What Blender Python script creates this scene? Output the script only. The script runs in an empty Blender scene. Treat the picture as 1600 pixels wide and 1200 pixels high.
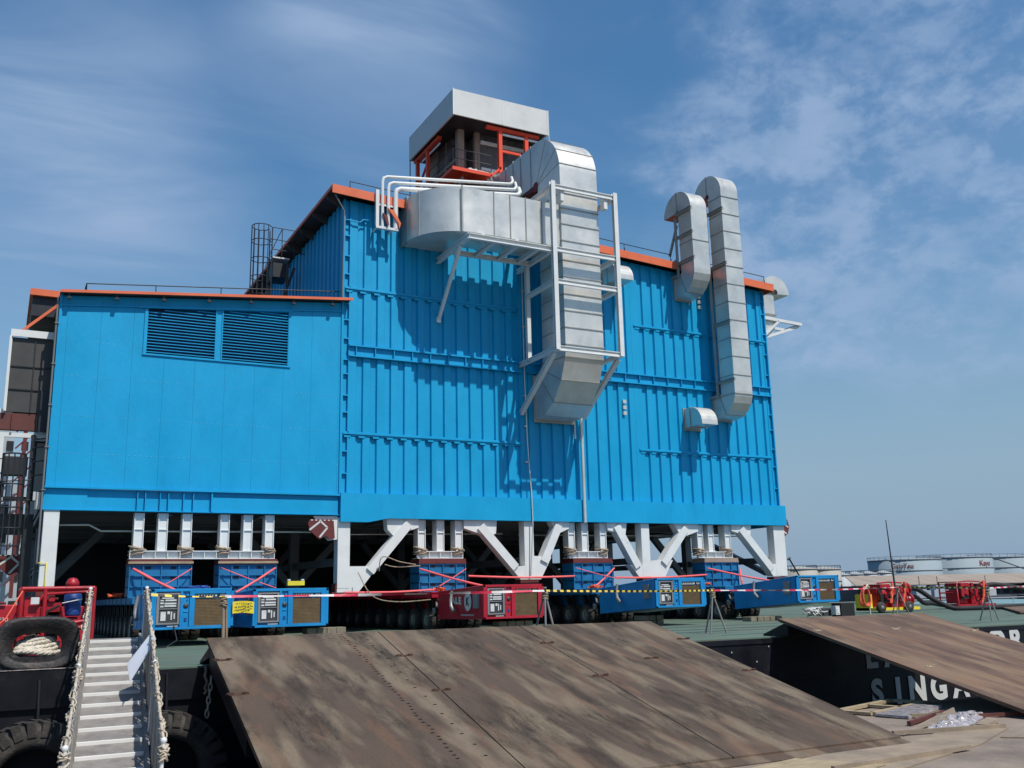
import bpy, math, random
from mathutils import Vector, Matrix
random.seed(7)
RAD=math.radians; PI=math.pi
sc=bpy.context.scene
COL=sc.collection
# ================================================================ camera, sky, sun, exposure
cam=bpy.data.objects.new('camera',bpy.data.cameras.new('camera'))
COL.objects.link(cam); sc.camera=cam
cam.data.sensor_width=36; cam.data.lens=1515/1600*36
cam.data.clip_start=.1; cam.data.clip_end=6000
r=Vector((0.885733,-0.463675,-0.021973)); d=Vector((0.080263,0.199602,-0.976584)); f=Vector((0.457204,0.863229,0.214011))
cam.matrix_world=Matrix(((r.x,-d.x,-f.x,0),(r.y,-d.y,-f.y,0),(r.z,-d.z,-f.z,1.25),(0,0,0,1)))
sc.view_settings.view_transform='Standard'; sc.view_settings.look='None'
sc.view_settings.exposure=0.0; sc.view_settings.gamma=1
SUN_EL=56.9; SUN_AZ=163.3
sun=bpy.data.objects.new('sun',bpy.data.lights.new('sun','SUN')); COL.objects.link(sun)
sun.data.energy=4.2; sun.data.angle=RAD(.53); sun.data.color=(1,.95,.87)
sv=Vector((math.sin(RAD(SUN_AZ))*math.cos(RAD(SUN_EL)),math.cos(RAD(SUN_AZ))*math.cos(RAD(SUN_EL)),math.sin(RAD(SUN_EL))))
sun.rotation_euler=sv.to_track_quat('Z','Y').to_euler()
world=bpy.data.worlds.new('World'); sc.world=world; world.use_nodes=True
def build_sky():
    nt=world.node_tree; N=nt.nodes; L=nt.links; N.clear()
    out=N.new('ShaderNodeOutputWorld'); bg=N.new('ShaderNodeBackground'); L.new(bg.outputs[0],out.inputs[0])
    sky=N.new('ShaderNodeTexSky'); sky.sky_type='NISHITA'; sky.sun_disc=False
    sky.sun_elevation=RAD(SUN_EL); sky.sun_rotation=RAD(SUN_AZ); sky.air_density=1.35; sky.dust_density=.6; sky.ozone_density=2.2
    bg.inputs['Strength'].default_value=.105
    tc=N.new('ShaderNodeTexCoord')
    def math_(op,a,b=None,clamp=False):
        n=N.new('ShaderNodeMath'); n.operation=op; n.use_clamp=clamp
        for i,v in enumerate((a,b)):
            if v is None: continue
            if isinstance(v,(int,float)): n.inputs[i].default_value=v
            else: L.new(v,n.inputs[i])
        return n.outputs[0]
    def mr(v,a,b,c=0,dd=1,smooth=True):
        n=N.new('ShaderNodeMapRange'); n.interpolation_type='SMOOTHSTEP' if smooth else 'LINEAR'
        L.new(v,n.inputs[0])
        for i,x in enumerate((a,b,c,dd)): n.inputs[i+1].default_value=x
        return n.outputs[0]
    def dot(vec):
        n=N.new('ShaderNodeVectorMath'); n.operation='DOT_PRODUCT'; L.new(tc.outputs['Generated'],n.inputs[0]); n.inputs[1].default_value=vec; return n.outputs['Value']
    sep=N.new('ShaderNodeSeparateXYZ'); L.new(tc.outputs['Generated'],sep.inputs[0])
    z=math_('ADD',math_('MAXIMUM',sep.outputs[2],0),.09)
    cb=N.new('ShaderNodeCombineXYZ')
    L.new(math_('DIVIDE',sep.outputs[0],z),cb.inputs[0]); L.new(math_('DIVIDE',sep.outputs[1],z),cb.inputs[1])
    def noise(sc_,det,rough,dist=0,vec=None,scale3=None):
        src=vec or cb.outputs[0]
        if scale3:
            m=N.new('ShaderNodeMapping'); L.new(src,m.inputs[0]); m.inputs['Scale'].default_value=scale3[0]; m.inputs['Rotation'].default_value=scale3[1]; src=m.outputs[0]
        n=N.new('ShaderNodeTexNoise'); L.new(src,n.inputs['Vector']); n.inputs['Scale'].default_value=sc_
        n.inputs['Detail'].default_value=det; n.inputs['Roughness'].default_value=rough; n.inputs['Distortion'].default_value=dist
        return n.outputs[0]
    # altocumulus field on the right, wisps and a thin veil elsewhere
    dv=tc.outputs['Generated']
    big=noise(5.0,5,.55,.3,vec=dv,scale3=((1,1,1.7),(0,.25,0)))
    cells=mr(noise(17,7,.62,.15,vec=dv,scale3=((1,1,1.6),(0,.25,0))),.36,.62)
    rd=math_('ADD',dot((.7390,.5200,.4280)),math_('MULTIPLY',math_('SUBTRACT',big,.5),.12))
    reg=mr(rd,.948,.976)
    alto=math_('MULTIPLY',math_('MULTIPLY',math_('ADD',math_('MULTIPLY',cells,.60),.22),math_('ADD',math_('MULTIPLY',mr(big,.3,.62),.55),.42)),reg)
    wisp=mr(noise(1.7,5,.55,1.0,scale3=((.4,1.2,1),(0,0,.5))),.42,.75)
    w1=mr(dot((.290,.795,.530)),.984,.9995); w2=mr(dot((.015,.905,.420)),.972,.999); w3=mr(dot((-.02,.93,.33)),.96,.999)
    wm=math_('ADD',math_('ADD',math_('MULTIPLY',w1,1.0),math_('MULTIPLY',w2,.65)),math_('MULTIPLY',w3,.40))
    wis=math_('MULTIPLY',math_('ADD',math_('MULTIPLY',wisp,.7),.25),wm)
    lft=mr(dot((.25,.88,.40)),.86,.99,0,.20)
    veil=math_('ADD',math_('MULTIPLY',mr(noise(1.3,5,.6,.6,scale3=((.5,1.1,1),(0,0,.3))),.35,.75),lft),0.02)
    hor=mr(sep.outputs[2],.0,.36,.92,0.0)
    c=math_('MINIMUM',math_('ADD',math_('ADD',alto,wis),veil),.85)
    hs=N.new('ShaderNodeHueSaturation'); hs.inputs['Saturation'].default_value=1.36; hs.inputs['Value'].default_value=1.04; L.new(sky.outputs[0],hs.inputs['Color'])
    mh=N.new('ShaderNodeMix'); mh.data_type='RGBA'; L.new(hor,mh.inputs['Factor']); L.new(hs.outputs[0],mh.inputs['A']); mh.inputs['B'].default_value=(2.2,3.4,5.0,1)
    mix=N.new('ShaderNodeMix'); mix.data_type='RGBA'; L.new(c,mix.inputs['Factor']); L.new(mh.outputs['Result'],mix.inputs['A'])
    mix.inputs['B'].default_value=(3.15,4.35,6.35,1)
    L.new(mix.outputs['Result'],bg.inputs['Color'])
build_sky()
# ================================================================ materials
def mat(name,col,rough=.6,metal=0,var=.12,vscale=1.2,bump=0,bscale=30,stretch=(1,1,1),col2=None,c2lo=.5,c2hi=.7,c2scale=2,spec=None):
    m=bpy.data.materials.new(name); m.use_nodes=True; nt=m.node_tree; N=nt.nodes; L=nt.links
    b=N['Principled BSDF']; b.inputs['Roughness'].default_value=rough; b.inputs['Metallic'].default_value=metal
    if spec is not None: b.inputs['Specular IOR Level'].default_value=spec
    tc=N.new('ShaderNodeTexCoord'); mp=N.new('ShaderNodeMapping'); L.new(tc.outputs['Object'],mp.inputs[0]); mp.inputs['Scale'].default_value=stretch
    n=N.new('ShaderNodeTexNoise'); L.new(mp.outputs[0],n.inputs['Vector']); n.inputs['Scale'].default_value=vscale; n.inputs['Detail'].default_value=6; n.inputs['Roughness'].default_value=.62
    r_=N.new('ShaderNodeMapRange'); L.new(n.outputs[0],r_.inputs[0]); r_.inputs[1].default_value=.3; r_.inputs[2].default_value=.7; r_.inputs[3].default_value=1-var; r_.inputs[4].default_value=1+var
    mx=N.new('ShaderNodeMix'); mx.data_type='RGBA'; mx.blend_type='MULTIPLY'; mx.inputs['Factor'].default_value=1
    L.new(r_.outputs[0],mx.inputs['B'])
    if col2:
        n2=N.new('ShaderNodeTexNoise'); L.new(mp.outputs[0],n2.inputs['Vector']); n2.inputs['Scale'].default_value=c2scale; n2.inputs['Detail'].default_value=8; n2.inputs['Roughness'].default_value=.7
        r2=N.new('ShaderNodeMapRange'); L.new(n2.outputs[0],r2.inputs[0]); r2.inputs[1].default_value=c2lo; r2.inputs[2].default_value=c2hi
        m2=N.new('ShaderNodeMix'); m2.data_type='RGBA'; L.new(r2.outputs[0],m2.inputs['Factor']); m2.inputs['A'].default_value=(*col,1); m2.inputs['B'].default_value=(*col2,1)
        L.new(m2.outputs['Result'],mx.inputs['A'])
    else: mx.inputs['A'].default_value=(*col,1)
    L.new(mx.outputs['Result'],b.inputs['Base Color'])
    rr=N.new('ShaderNodeMapRange'); L.new(n.outputs[0],rr.inputs[0]); rr.inputs[1].default_value=.3; rr.inputs[2].default_value=.7; rr.inputs[3].default_value=max(.05,rough-.1); rr.inputs[4].default_value=min(1,rough+.1)
    L.new(rr.outputs[0],b.inputs['Roughness'])
    if bump:
        n3=N.new('ShaderNodeTexNoise'); L.new(mp.outputs[0],n3.inputs['Vector']); n3.inputs['Scale'].default_value=bscale; n3.inputs['Detail'].default_value=4
        bp=N.new('ShaderNodeBump'); bp.inputs['Strength'].default_value=bump; bp.inputs['Distance'].default_value=.02; L.new(n3.outputs[0],bp.inputs['Height']); L.new(bp.outputs[0],b.inputs['Normal'])
    return m
M={}
M['blue']=mat('azure_wall_paint',(.002,.325,.60),.52,var=.06,vscale=.7,bump=.3,bscale=9,spec=.33,stretch=(1,1,.5),col2=(.003,.285,.535),c2lo=.5,c2hi=.75,c2scale=1.3)
M['blue_dk']=mat('louvre_shade_blue',(.008,.05,.15),.5,var=.1)  # wall blue darkened to paint in the shade behind the slats
M['truck_blue']=mat('truck_blue_paint',(.006,.235,.54),.4,var=.12,col2=(.02,.12,.30),c2lo=.6,c2hi=.72,c2scale=3)
M['box_blue']=mat('crate_blue_paint',(.006,.15,.33),.55,var=.2,col2=(.06,.05,.04),c2lo=.66,c2hi=.75,c2scale=4)
M['truck_red']=mat('truck_red_paint',(.42,.012,.03),.4,var=.12)
M['red']=mat('machine_red_paint',(.38,.010,.02),.45,var=.15,col2=(.08,.005,.01),c2lo=.55,c2hi=.7,c2scale=3)
M['maroon']=mat('maroon_primer',(.13,.022,.02),.7,var=.2,vscale=3)
M['galv']=mat('galvanised_sheet',(.66,.65,.60),.38,metal=.42,var=.08,vscale=1.0,bump=.18,bscale=1.6,col2=(.50,.49,.44),c2lo=.5,c2hi=.8,c2scale=1.3)
M['galv_joint']=mat('galvanised_flange',(.36,.355,.33),.5,metal=.4,var=.15)
M['dark']=mat('dark_rubber_and_shade',(.012,.012,.013),.7,var=.3)
M['white']=mat('white_steel_paint',(.70,.71,.69),.5,var=.06,vscale=2,col2=(.48,.45,.40),c2lo=.62,c2hi=.85,c2scale=1.5)
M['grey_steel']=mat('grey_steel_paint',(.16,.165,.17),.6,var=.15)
M['orange']=mat('orange_trim_paint',(.72,.15,.055),.5,var=.08)
M['redorange']=mat('red_orange_frame_paint',(.75,.06,.015),.5,var=.08)
M['black_steel']=mat('black_steel',(.018,.02,.024),.5,var=.2)
M['darkgrey']=mat('dark_panel',(.055,.052,.05),.6,var=.25,vscale=.9)
M['tan']=mat('primer_tan',(.30,.22,.17),.7,var=.2)
M['hull']=mat('hull_black_paint',(.009,.0095,.014),.5,var=.4,vscale=1.5,spec=.3,col2=(.04,.03,.026),c2lo=.58,c2hi=.8,c2scale=1.6)
M['deck']=mat('green_deck_paint',(.095,.145,.105),.8,var=.28,vscale=.6,bump=.3,bscale=12,stretch=(.4,2.6,1),col2=(.12,.105,.08),c2lo=.50,c2hi=.66,c2scale=.5)
M['quay']=mat('quay_concrete',(.255,.20,.155),.85,var=.22,vscale=.8,bump=.6,bscale=14,col2=(.16,.125,.10),c2lo=.5,c2hi=.75,c2scale=.5)
M['wood']=mat('timber',(.36,.28,.17),.8,var=.25,vscale=3,stretch=(1,6,6),bump=.3)
M['oldwood']=mat('weathered_timber',(.22,.18,.13),.85,var=.3,vscale=4,col2=(.07,.10,.08),c2lo=.55,c2hi=.65)
M['ply']=mat('plywood_sheet',(.30,.23,.16),.8,var=.18,vscale=2,col2=(.20,.16,.12),c2lo=.45,c2hi=.7,c2scale=1.2)
M['tyre']=mat('tyre_rubber',(.038,.035,.032),.85,var=.3,vscale=5,bump=.6,bscale=18,col2=(.10,.09,.08),c2lo=.5,c2hi=.75,c2scale=3)
M['rim']=mat('wheel_rim',(.22,.22,.21),.55,metal=.3,var=.3,vscale=6)
M['rope']=mat('mooring_rope',(.62,.56,.46),.9,var=.25,vscale=7,bump=.8,bscale=40)
M['ropebrown']=mat('brown_rope',(.34,.27,.19),.95,var=.35,vscale=7,bump=.8,bscale=40)
M['alu']=mat('aluminium_tread',(.25,.235,.22),.6,metal=.1,var=.2,vscale=4,col2=(.17,.155,.145),c2lo=.5,c2hi=.7,c2scale=3)
M['nosing']=mat('white_nosing_paint',(.72,.72,.70),.6,var=.05)
M['mesh']=mat('grille_mesh',(.30,.19,.08),.8,var=.25,vscale=5)
M['mesh_wire']=mat('grille_wire',(.09,.065,.04),.7,var=.2)
M['panel']=mat('instrument_panel',(.05,.05,.055),.5,var=.2)
M['frame_grey']=mat('panel_frame_grey',(.22,.22,.23),.5,var=.1)
M['gauge']=mat('gauge_white',(.62,.63,.62),.5,var=.15,vscale=8)
M['yellow']=mat('yellow_plastic',(.80,.62,.03),.6,var=.1)
M['pink']=mat('pink_lashing',(.85,.13,.13),.6,var=.15)
M['orange_rope']=mat('orange_sling',(.75,.12,.05),.7,var=.2,vscale=8)
M['tank']=mat('hazy_tank_paint',(.25,.31,.34),.7,var=.08,vscale=.15)  # distant haze put into the colour as a pale blue-grey
M['tank_beige']=mat('tank_beige_paint',(.37,.36,.31),.7,var=.06,vscale=.15)
M['red_letter']=mat('red_lettering',(.38,.14,.14),.7,var=.05)
M['roofbrown']=mat('warehouse_roof',(.30,.245,.20),.85,var=.18,vscale=.2,stretch=(3,.3,1))
M['shade']=mat('warehouse_wall',(.07,.075,.09),.85,var=.3,vscale=.3)
M['letter']=mat('white_lettering',(.60,.60,.57),.6,var=.08,vscale=5)
M['blue_tarp']=mat('blue_plastic',(.01,.05,.22),.5,var=.3,vscale=6)
M['ship']=mat('ship_white',(.40,.43,.45),.6,var=.1)
M['fabric']=mat('cloth_wrap',(.33,.25,.17),.9,var=.4,vscale=12,bump=.8,bscale=30)
M['paper']=mat('paper_sheet',(.75,.78,.84),.7,var=.05)
M['boat']=mat('boat_grey',(.35,.38,.42),.6,var=.2)
M['brick_brown']=mat('brown_steel_beam',(.12,.035,.028),.7,var=.25,vscale=2)
def rust_mat(name,base,brown,red,dark):
    m=bpy.data.materials.new(name); m.use_nodes=True; nt=m.node_tree; N=nt.nodes; L=nt.links
    b=N['Principled BSDF']; b.inputs['Roughness'].default_value=.78; b.inputs['Specular IOR Level'].default_value=.25
    tc=N.new('ShaderNodeTexCoord')
    def nz(scale,st,det=7,rough=.65,dist=0,loc=(0,0,0)):
        mp=N.new('ShaderNodeMapping'); L.new(tc.outputs['Object'],mp.inputs[0]); mp.inputs['Scale'].default_value=st; mp.inputs['Location'].default_value=loc
        mp.inputs['Rotation'].default_value=(0,0,-.05)
        n=N.new('ShaderNodeTexNoise'); L.new(mp.outputs[0],n.inputs['Vector']); n.inputs['Scale'].default_value=scale; n.inputs['Detail'].default_value=det; n.inputs['Roughness'].default_value=rough; n.inputs['Distortion'].default_value=dist
        return n.outputs[0]
    def mr(v,a,b_,c=0,d_=1):
        n=N.new('ShaderNodeMapRange'); L.new(v,n.inputs[0]); 
        for i,x in enumerate((a,b_,c,d_)): n.inputs[i+1].default_value=x
        return n.outputs[0]
    def mix(fac,A,B):
        n=N.new('ShaderNodeMix'); n.data_type='RGBA'; L.new(fac,n.inputs['Factor'])
        for k,v in (('A',A),('B',B)):
            if isinstance(v,tuple): n.inputs[k].default_value=(*v,1)
            else: L.new(v,n.inputs[k])
        return n.outputs['Result']
    def mul(u,v):
        n=N.new('ShaderNodeMath'); n.operation='MULTIPLY'; L.new(u,n.inputs[0]); L.new(v,n.inputs[1]); return n.outputs[0]
    c=mix(mr(nz(1.9,(1,.035,1),2,.5),.42,.55),base,brown)          # long tyre streaks
    c=mix(mr(nz(2.9,(1,.03,1),2,.4,.0,(8,2,0)),.56,.62,0,.45),c,red)
    c=mix(mr(nz(.9,(1,.2,1),10,.7,.2,(5,2,0)),.54,.68,0,.45),c,red)
    c=mix(mul(mr(nz(1.7,(1,.04,1),2,.5,0,(3,7,0)),.45,.58),mr(nz(3.6,(1,.14,1),10,.8,.3,(1,9,0)),.38,.60)),c,dark)
    c=mix(mr(nz(11,(1,.22,1),10,.8,.6,(3,3,0)),.55,.68,0,.55),c,dark)
    c=mix(mr(nz(5,(.35,1,1),10,.85,.8,(2,8,0)),.60,.66,0,.55),c,dark)
    c=mix(mr(nz(40,(1,.6,1),5,.7,0,(7,1,0)),.50,.70,0,.4),c,dark)
    c=mix(mr(nz(22,(1,1,1),4,.6,0,(3,3,0)),.68,.72,0,.35),c,(.30,.25,.19))
    L.new(c,b.inputs['Base Color'])
    bp=N.new('ShaderNodeBump'); bp.inputs['Strength'].default_value=.35; bp.inputs['Distance'].default_value=.02; L.new(nz(9,(1,.5,1),8,.7),bp.inputs['Height']); L.new(bp.outputs[0],b.inputs['Normal'])
    return m
M['chock']=mat('worn_black_casting',(.018,.017,.018),.6,var=.4,vscale=3,bump=.9,bscale=14,col2=(.07,.05,.042),c2lo=.48,c2hi=.72,c2scale=2.2)
M['lug']=mat('rusty_lug',(.075,.035,.022),.8,var=.3,vscale=8)
M['rust']=rust_mat('rusty_ramp_steel',(.185,.143,.098),(.098,.069,.050),(.158,.088,.055),(.044,.033,.024))
M['rust2']=rust_mat('orange_brown_ramp_steel',(.215,.145,.095),(.150,.092,.066),(.24,.135,.075),(.085,.055,.042))
def water_mat():
    m=bpy.data.materials.new('harbour_water'); m.use_nodes=True; nt=m.node_tree; b=nt.nodes['Principled BSDF']
    b.inputs['Base Color'].default_value=(.012,.03,.032,1); b.inputs['Roughness'].default_value=.12
    n=nt.nodes.new('ShaderNodeTexNoise'); n.inputs['Scale'].default_value=1.2; n.inputs['Detail'].default_value=6
    tc=nt.nodes.new('ShaderNodeTexCoord'); nt.links.new(tc.outputs['Object'],n.inputs['Vector'])
    bp=nt.nodes.new('ShaderNodeBump'); bp.inputs['Strength'].default_value=.5; bp.inputs['Distance'].default_value=.2
    nt.links.new(n.outputs[0],bp.inputs['Height']); nt.links.new(bp.outputs[0],b.inputs['Normal']); return m
M['water']=water_mat()
def tape_mat(name,a,b_,per):
    m=bpy.data.materials.new(name); m.use_nodes=True; nt=m.node_tree; N=nt.nodes; L=nt.links
    tc=N.new('ShaderNodeTexCoord'); s=N.new('ShaderNodeSeparateXYZ'); L.new(tc.outputs['Object'],s.inputs[0])
    q=N.new('ShaderNodeMath'); q.operation='DIVIDE'; L.new(s.outputs[0],q.inputs[0]); q.inputs[1].default_value=per
    fr=N.new('ShaderNodeMath'); fr.operation='FRACT'; L.new(q.outputs[0],fr.inputs[0])
    g=N.new('ShaderNodeMath'); g.operation='GREATER_THAN'; L.new(fr.outputs[0],g.inputs[0]); g.inputs[1].default_value=.5
    mx=N.new('ShaderNodeMix'); mx.data_type='RGBA'; L.new(g.outputs[0],mx.inputs['Factor']); mx.inputs['A'].default_value=(*a,1); mx.inputs['B'].default_value=(*b_,1)
    L.new(mx.outputs['Result'],N['Principled BSDF'].inputs['Base Color']); return m
M['tape_rw']=tape_mat('red_white_tape',(.55,.02,.06),(.60,.55,.53),1.1)
M['tape_yb']=tape_mat('yellow_black_tape',(.85,.62,.08),(.01,.01,.01),.26)
M['plastic']=mat('crumpled_clear_plastic',(.36,.33,.33),.15,var=.35,vscale=6,bump=1.0,bscale=14,col2=(.60,.58,.60),c2lo=.55,c2hi=.66,c2scale=7)
# ================================================================ mesh helpers
class MB:
    def __init__(s): s.v=[]; s.f=[]; s.sm=[]
    def add(s,vs,fs,smooth=False):
        n=len(s.v); s.v+= [tuple(v) for v in vs]; s.f+=[tuple(i+n for i in f_) for f_ in fs]; s.sm+=[smooth]*len(fs); return s
    def box(s,x0,x1,y0,y1,z0,z1):
        return s.hexa([(x0,y0,z0),(x1,y0,z0),(x1,y1,z0),(x0,y1,z0),(x0,y0,z1),(x1,y0,z1),(x1,y1,z1),(x0,y1,z1)])
    def hexa(s,p): return s.add(p,[(0,3,2,1),(4,5,6,7),(0,1,5,4),(1,2,6,5),(2,3,7,6),(3,0,4,7)])
    def bar(s,p,q,w,h=None,up=(0,0,1)):
        h=h or w; p=Vector(p); q=Vector(q); t=(q-p).normalized(); u=Vector(up)
        if abs(t.dot(u))>.98: u=Vector((0,1,0))
        a=t.cross(u).normalized()*w/2; b=a.cross(t).normalized()*h/2
        return s.hexa([p-a-b,p+a-b,q+a-b,q-a-b,p-a+b,p+a+b,q+a+b,q-a+b])
    def ibeam(s,p,q,w,h,up=(0,0,1),t=.03):
        p=Vector(p); q=Vector(q); tt=(q-p).normalized(); u=Vector(up)
        if abs(tt.dot(u))>.98: u=Vector((0,1,0))
        a=tt.cross(u).normalized(); b=a.cross(tt).normalized()
        s.bar(p+b*(h/2-t/2),q+b*(h/2-t/2),w,t,up); s.bar(p-b*(h/2-t/2),q-b*(h/2-t/2),w,t,up); s.bar(p,q,t*.7,h-2*t-.002,up); return s
    def tube(s,pts,r,n=8,closed=False,smooth=True):
        pts=[Vector(p) for p in pts]; k=len(pts); rs=r if isinstance(r,(list,tuple)) else [r]*k
        rings=[]; pu=None
        for i,p in enumerate(pts):
            a=pts[i-1] if (i>0 or closed) else p; b=pts[(i+1)%k] if (i<k-1 or closed) else p
            t=(b-a)
            if t.length<1e-9: t=Vector((0,0,1))
            t.normalize()
            if pu is None:
                u=Vector((0,0,1)) if abs(t.z)<.9 else Vector((1,0,0))
            else: u=pu
            u=(u-t*u.dot(t)); 
            if u.length<1e-6: u=t.orthogonal()
            u.normalize(); pu=u; w=t.cross(u)
            rings.append([p+(u*math.cos(2*PI*j/n)+w*math.sin(2*PI*j/n))*rs[i] for j in range(n)])
        vs=[v for rg in rings for v in rg]; fs=[]
        m=k if closed else k-1
        for i in range(m):
            for j in range(n):
                a=i*n+j; b=i*n+(j+1)%n; c=((i+1)%k)*n+(j+1)%n; e=((i+1)%k)*n+j; fs.append((a,b,c,e))
        s.add(vs,fs,smooth)
        if not closed: s.add(rings[0],[tuple(range(n))[::-1]]); s.add(rings[-1],[tuple(range(n))])
        return s
    def prism(s,poly,axis,a,b,smooth=False):
        # poly: list of 2D points; axis x:(y,z) y:(x,z) z:(x,y)
        def P(u,w,t): return {'x':(t,u,w),'y':(u,t,w),'z':(u,w,t)}[axis]
        n=len(poly); vs=[P(u,w,a) for u,w in poly]+[P(u,w,b) for u,w in poly]
        fs=[(i,(i+1)%n,(i+1)%n+n,i+n) for i in range(n)]
        s.add(vs,[tuple(range(n))[::-1],tuple(range(n,2*n))]); s.add(vs,fs,smooth); return s
    def lathe(s,prof,c,axis='z',n=24,a0=0,a1=2*PI,smooth=True):
        # prof (r,t) along axis from c
        full=abs(a1-a0-2*PI)<1e-6; m=n if full else n+1; vs=[]
        for i in range(m):
            a=a0+(a1-a0)*i/n
            for r,t in prof:
                u,w=r*math.cos(a),r*math.sin(a)
                vs.append({'z':(c[0]+u,c[1]+w,c[2]+t),'x':(c[0]+t,c[1]+u,c[2]+w),'y':(c[0]+u,c[1]+t,c[2]+w)}[axis])
        k=len(prof); fs=[]
        for i in range(n):
            j=(i+1)%m
            for q in range(k-1): fs.append((i*k+q,j*k+q,j*k+q+1,i*k+q+1))
        s.add(vs,fs,smooth); return s
    def disc(s,c,r,axis='y',n=20):
        vs=[]
        for i in range(n):
            a=2*PI*i/n; u,w=r*math.cos(a),r*math.sin(a); vs.append({'z':(c[0]+u,c[1]+w,c[2]),'x':(c[0],c[1]+u,c[2]+w),'y':(c[0]+u,c[1],c[2]+w)}[axis])
        return s.add(vs,[tuple(range(n))])
    def build(s,name,m,parent=None,bevel=0):
        me=bpy.data.meshes.new(name); me.from_pydata(s.v,[],s.f); me.materials.append(M[m] if isinstance(m,str) else m)
        me.polygons.foreach_set('use_smooth',s.sm)
        import bmesh as _b
        bm=_b.new(); bm.from_mesh(me); _b.ops.recalc_face_normals(bm,faces=bm.faces); bm.to_mesh(me); bm.free(); me.update()
        o=bpy.data.objects.new(name,me); COL.objects.link(o)
        if parent is not None:
            o.parent=parent; o.matrix_parent_inverse=Matrix.Translation(-Vector(parent_world(parent)))
        if bevel:
            bv=o.modifiers.new('bevel','BEVEL'); bv.width=bevel; bv.segments=1; bv.limit_method='ANGLE'
        return o
def build_each(mb,name,m,parent):
    # every separate piece of the collected geometry becomes an object of its own
    key={}; par={}
    def find(a):
        while par[a]!=a: par[a]=par[par[a]]; a=par[a]
        return a
    ids=[]
    for v in mb.v:
        k=(round(v[0],4),round(v[1],4),round(v[2],4)); 
        if k not in key: key[k]=len(key); par[key[k]]=key[k]
        ids.append(key[k])
    for f_ in mb.f:
        a=find(ids[f_[0]])
        for i in f_[1:]: par[find(ids[i])]=a
    comps={}
    for f_,sm in zip(mb.f,mb.sm): comps.setdefault(find(ids[f_[0]]),[]).append((f_,sm))
    for fs in comps.values():
        q=MB(); mp={}
        for f_,sm in fs:
            for i in f_:
                if i not in mp: mp[i]=len(q.v); q.v.append(mb.v[i])
            q.f.append(tuple(mp[i] for i in f_)); q.sm.append(sm)
        q.build(name,m,parent)
def parent_world(p):   # parts are built with world coordinates; only root empties carry a location
    return Vector(p.location) if (p.parent is None and p.type=='EMPTY') else Vector((0,0,0))
def thing(name,label,cat,loc=(0,0,0),group=None):
    o=bpy.data.objects.new(name,None); COL.objects.link(o); o.location=loc; o['label']=label; o['category']=cat; o.empty_display_size=.3
    if group: o['group']=group
    return o
def tag(o,label,cat,group=None):
    o['label']=label; o['category']=cat
    if group: o['group']=group
    return o
def struct(o,kind='structure'): o['kind']=kind; return o
def dup(root,loc,label=None,group=None):
    c=root.copy(); COL.objects.link(c); c.location=loc
    if label: c['label']=label
    if group: c['group']=group
    for ch in root.children:
        k=ch.copy(); COL.objects.link(k); k.parent=c
        for g in ch.children:
            q=g.copy(); COL.objects.link(q); q.parent=k
    return c
def text(body,name,size,loc,rot,m,parent=None,ext=.004,bold=0,sx=1,align='LEFT'):
    cu=bpy.data.curves.new(name,'FONT'); cu.body=body; cu.size=size; cu.extrude=ext; cu.offset=bold; cu.align_x=align
    t=bpy.data.objects.new(name+'_curve',cu); COL.objects.link(t)
    bpy.context.view_layer.update(); dg=bpy.context.evaluated_depsgraph_get()
    me=bpy.data.meshes.new_from_object(t.evaluated_get(dg)); bpy.data.objects.remove(t)
    mw=Matrix.Translation(Vector(loc))@rot.to_4x4()@Matrix.Diagonal((sx,1,1,1)); me.transform(mw)
    me.materials.clear(); me.materials.append(M[m])
    o=bpy.data.objects.new(name,me); COL.objects.link(o)
    if parent is not None: o.parent=parent; o.matrix_parent_inverse=Matrix.Translation(-parent_world(parent))
    return o
FRONT=Matrix(((1,0,0),(0,0,-1),(0,1,0)))   # text facing -Y
LEFT=Matrix(((0,0,-1),(-1,0,0),(0,1,0)))   # text facing -X, reading towards -Y
def arc(cx,cy,r,a0,a1,n):
    return [(cx+r*math.cos(RAD(a0+(a1-a0)*i/n)),cy+r*math.sin(RAD(a0+(a1-a0)*i/n))) for i in range(n+1)]
def offs(path,dw):  # offset open 2D path to its left
    out=[]
    for i,p in enumerate(path):
        a=Vector(path[max(i-1,0)]); b=Vector(path[min(i+1,len(path)-1)]); t=(b-a).normalized(); out.append((p[0]-t.y*dw,p[1]+t.x*dw))
    return out

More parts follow.
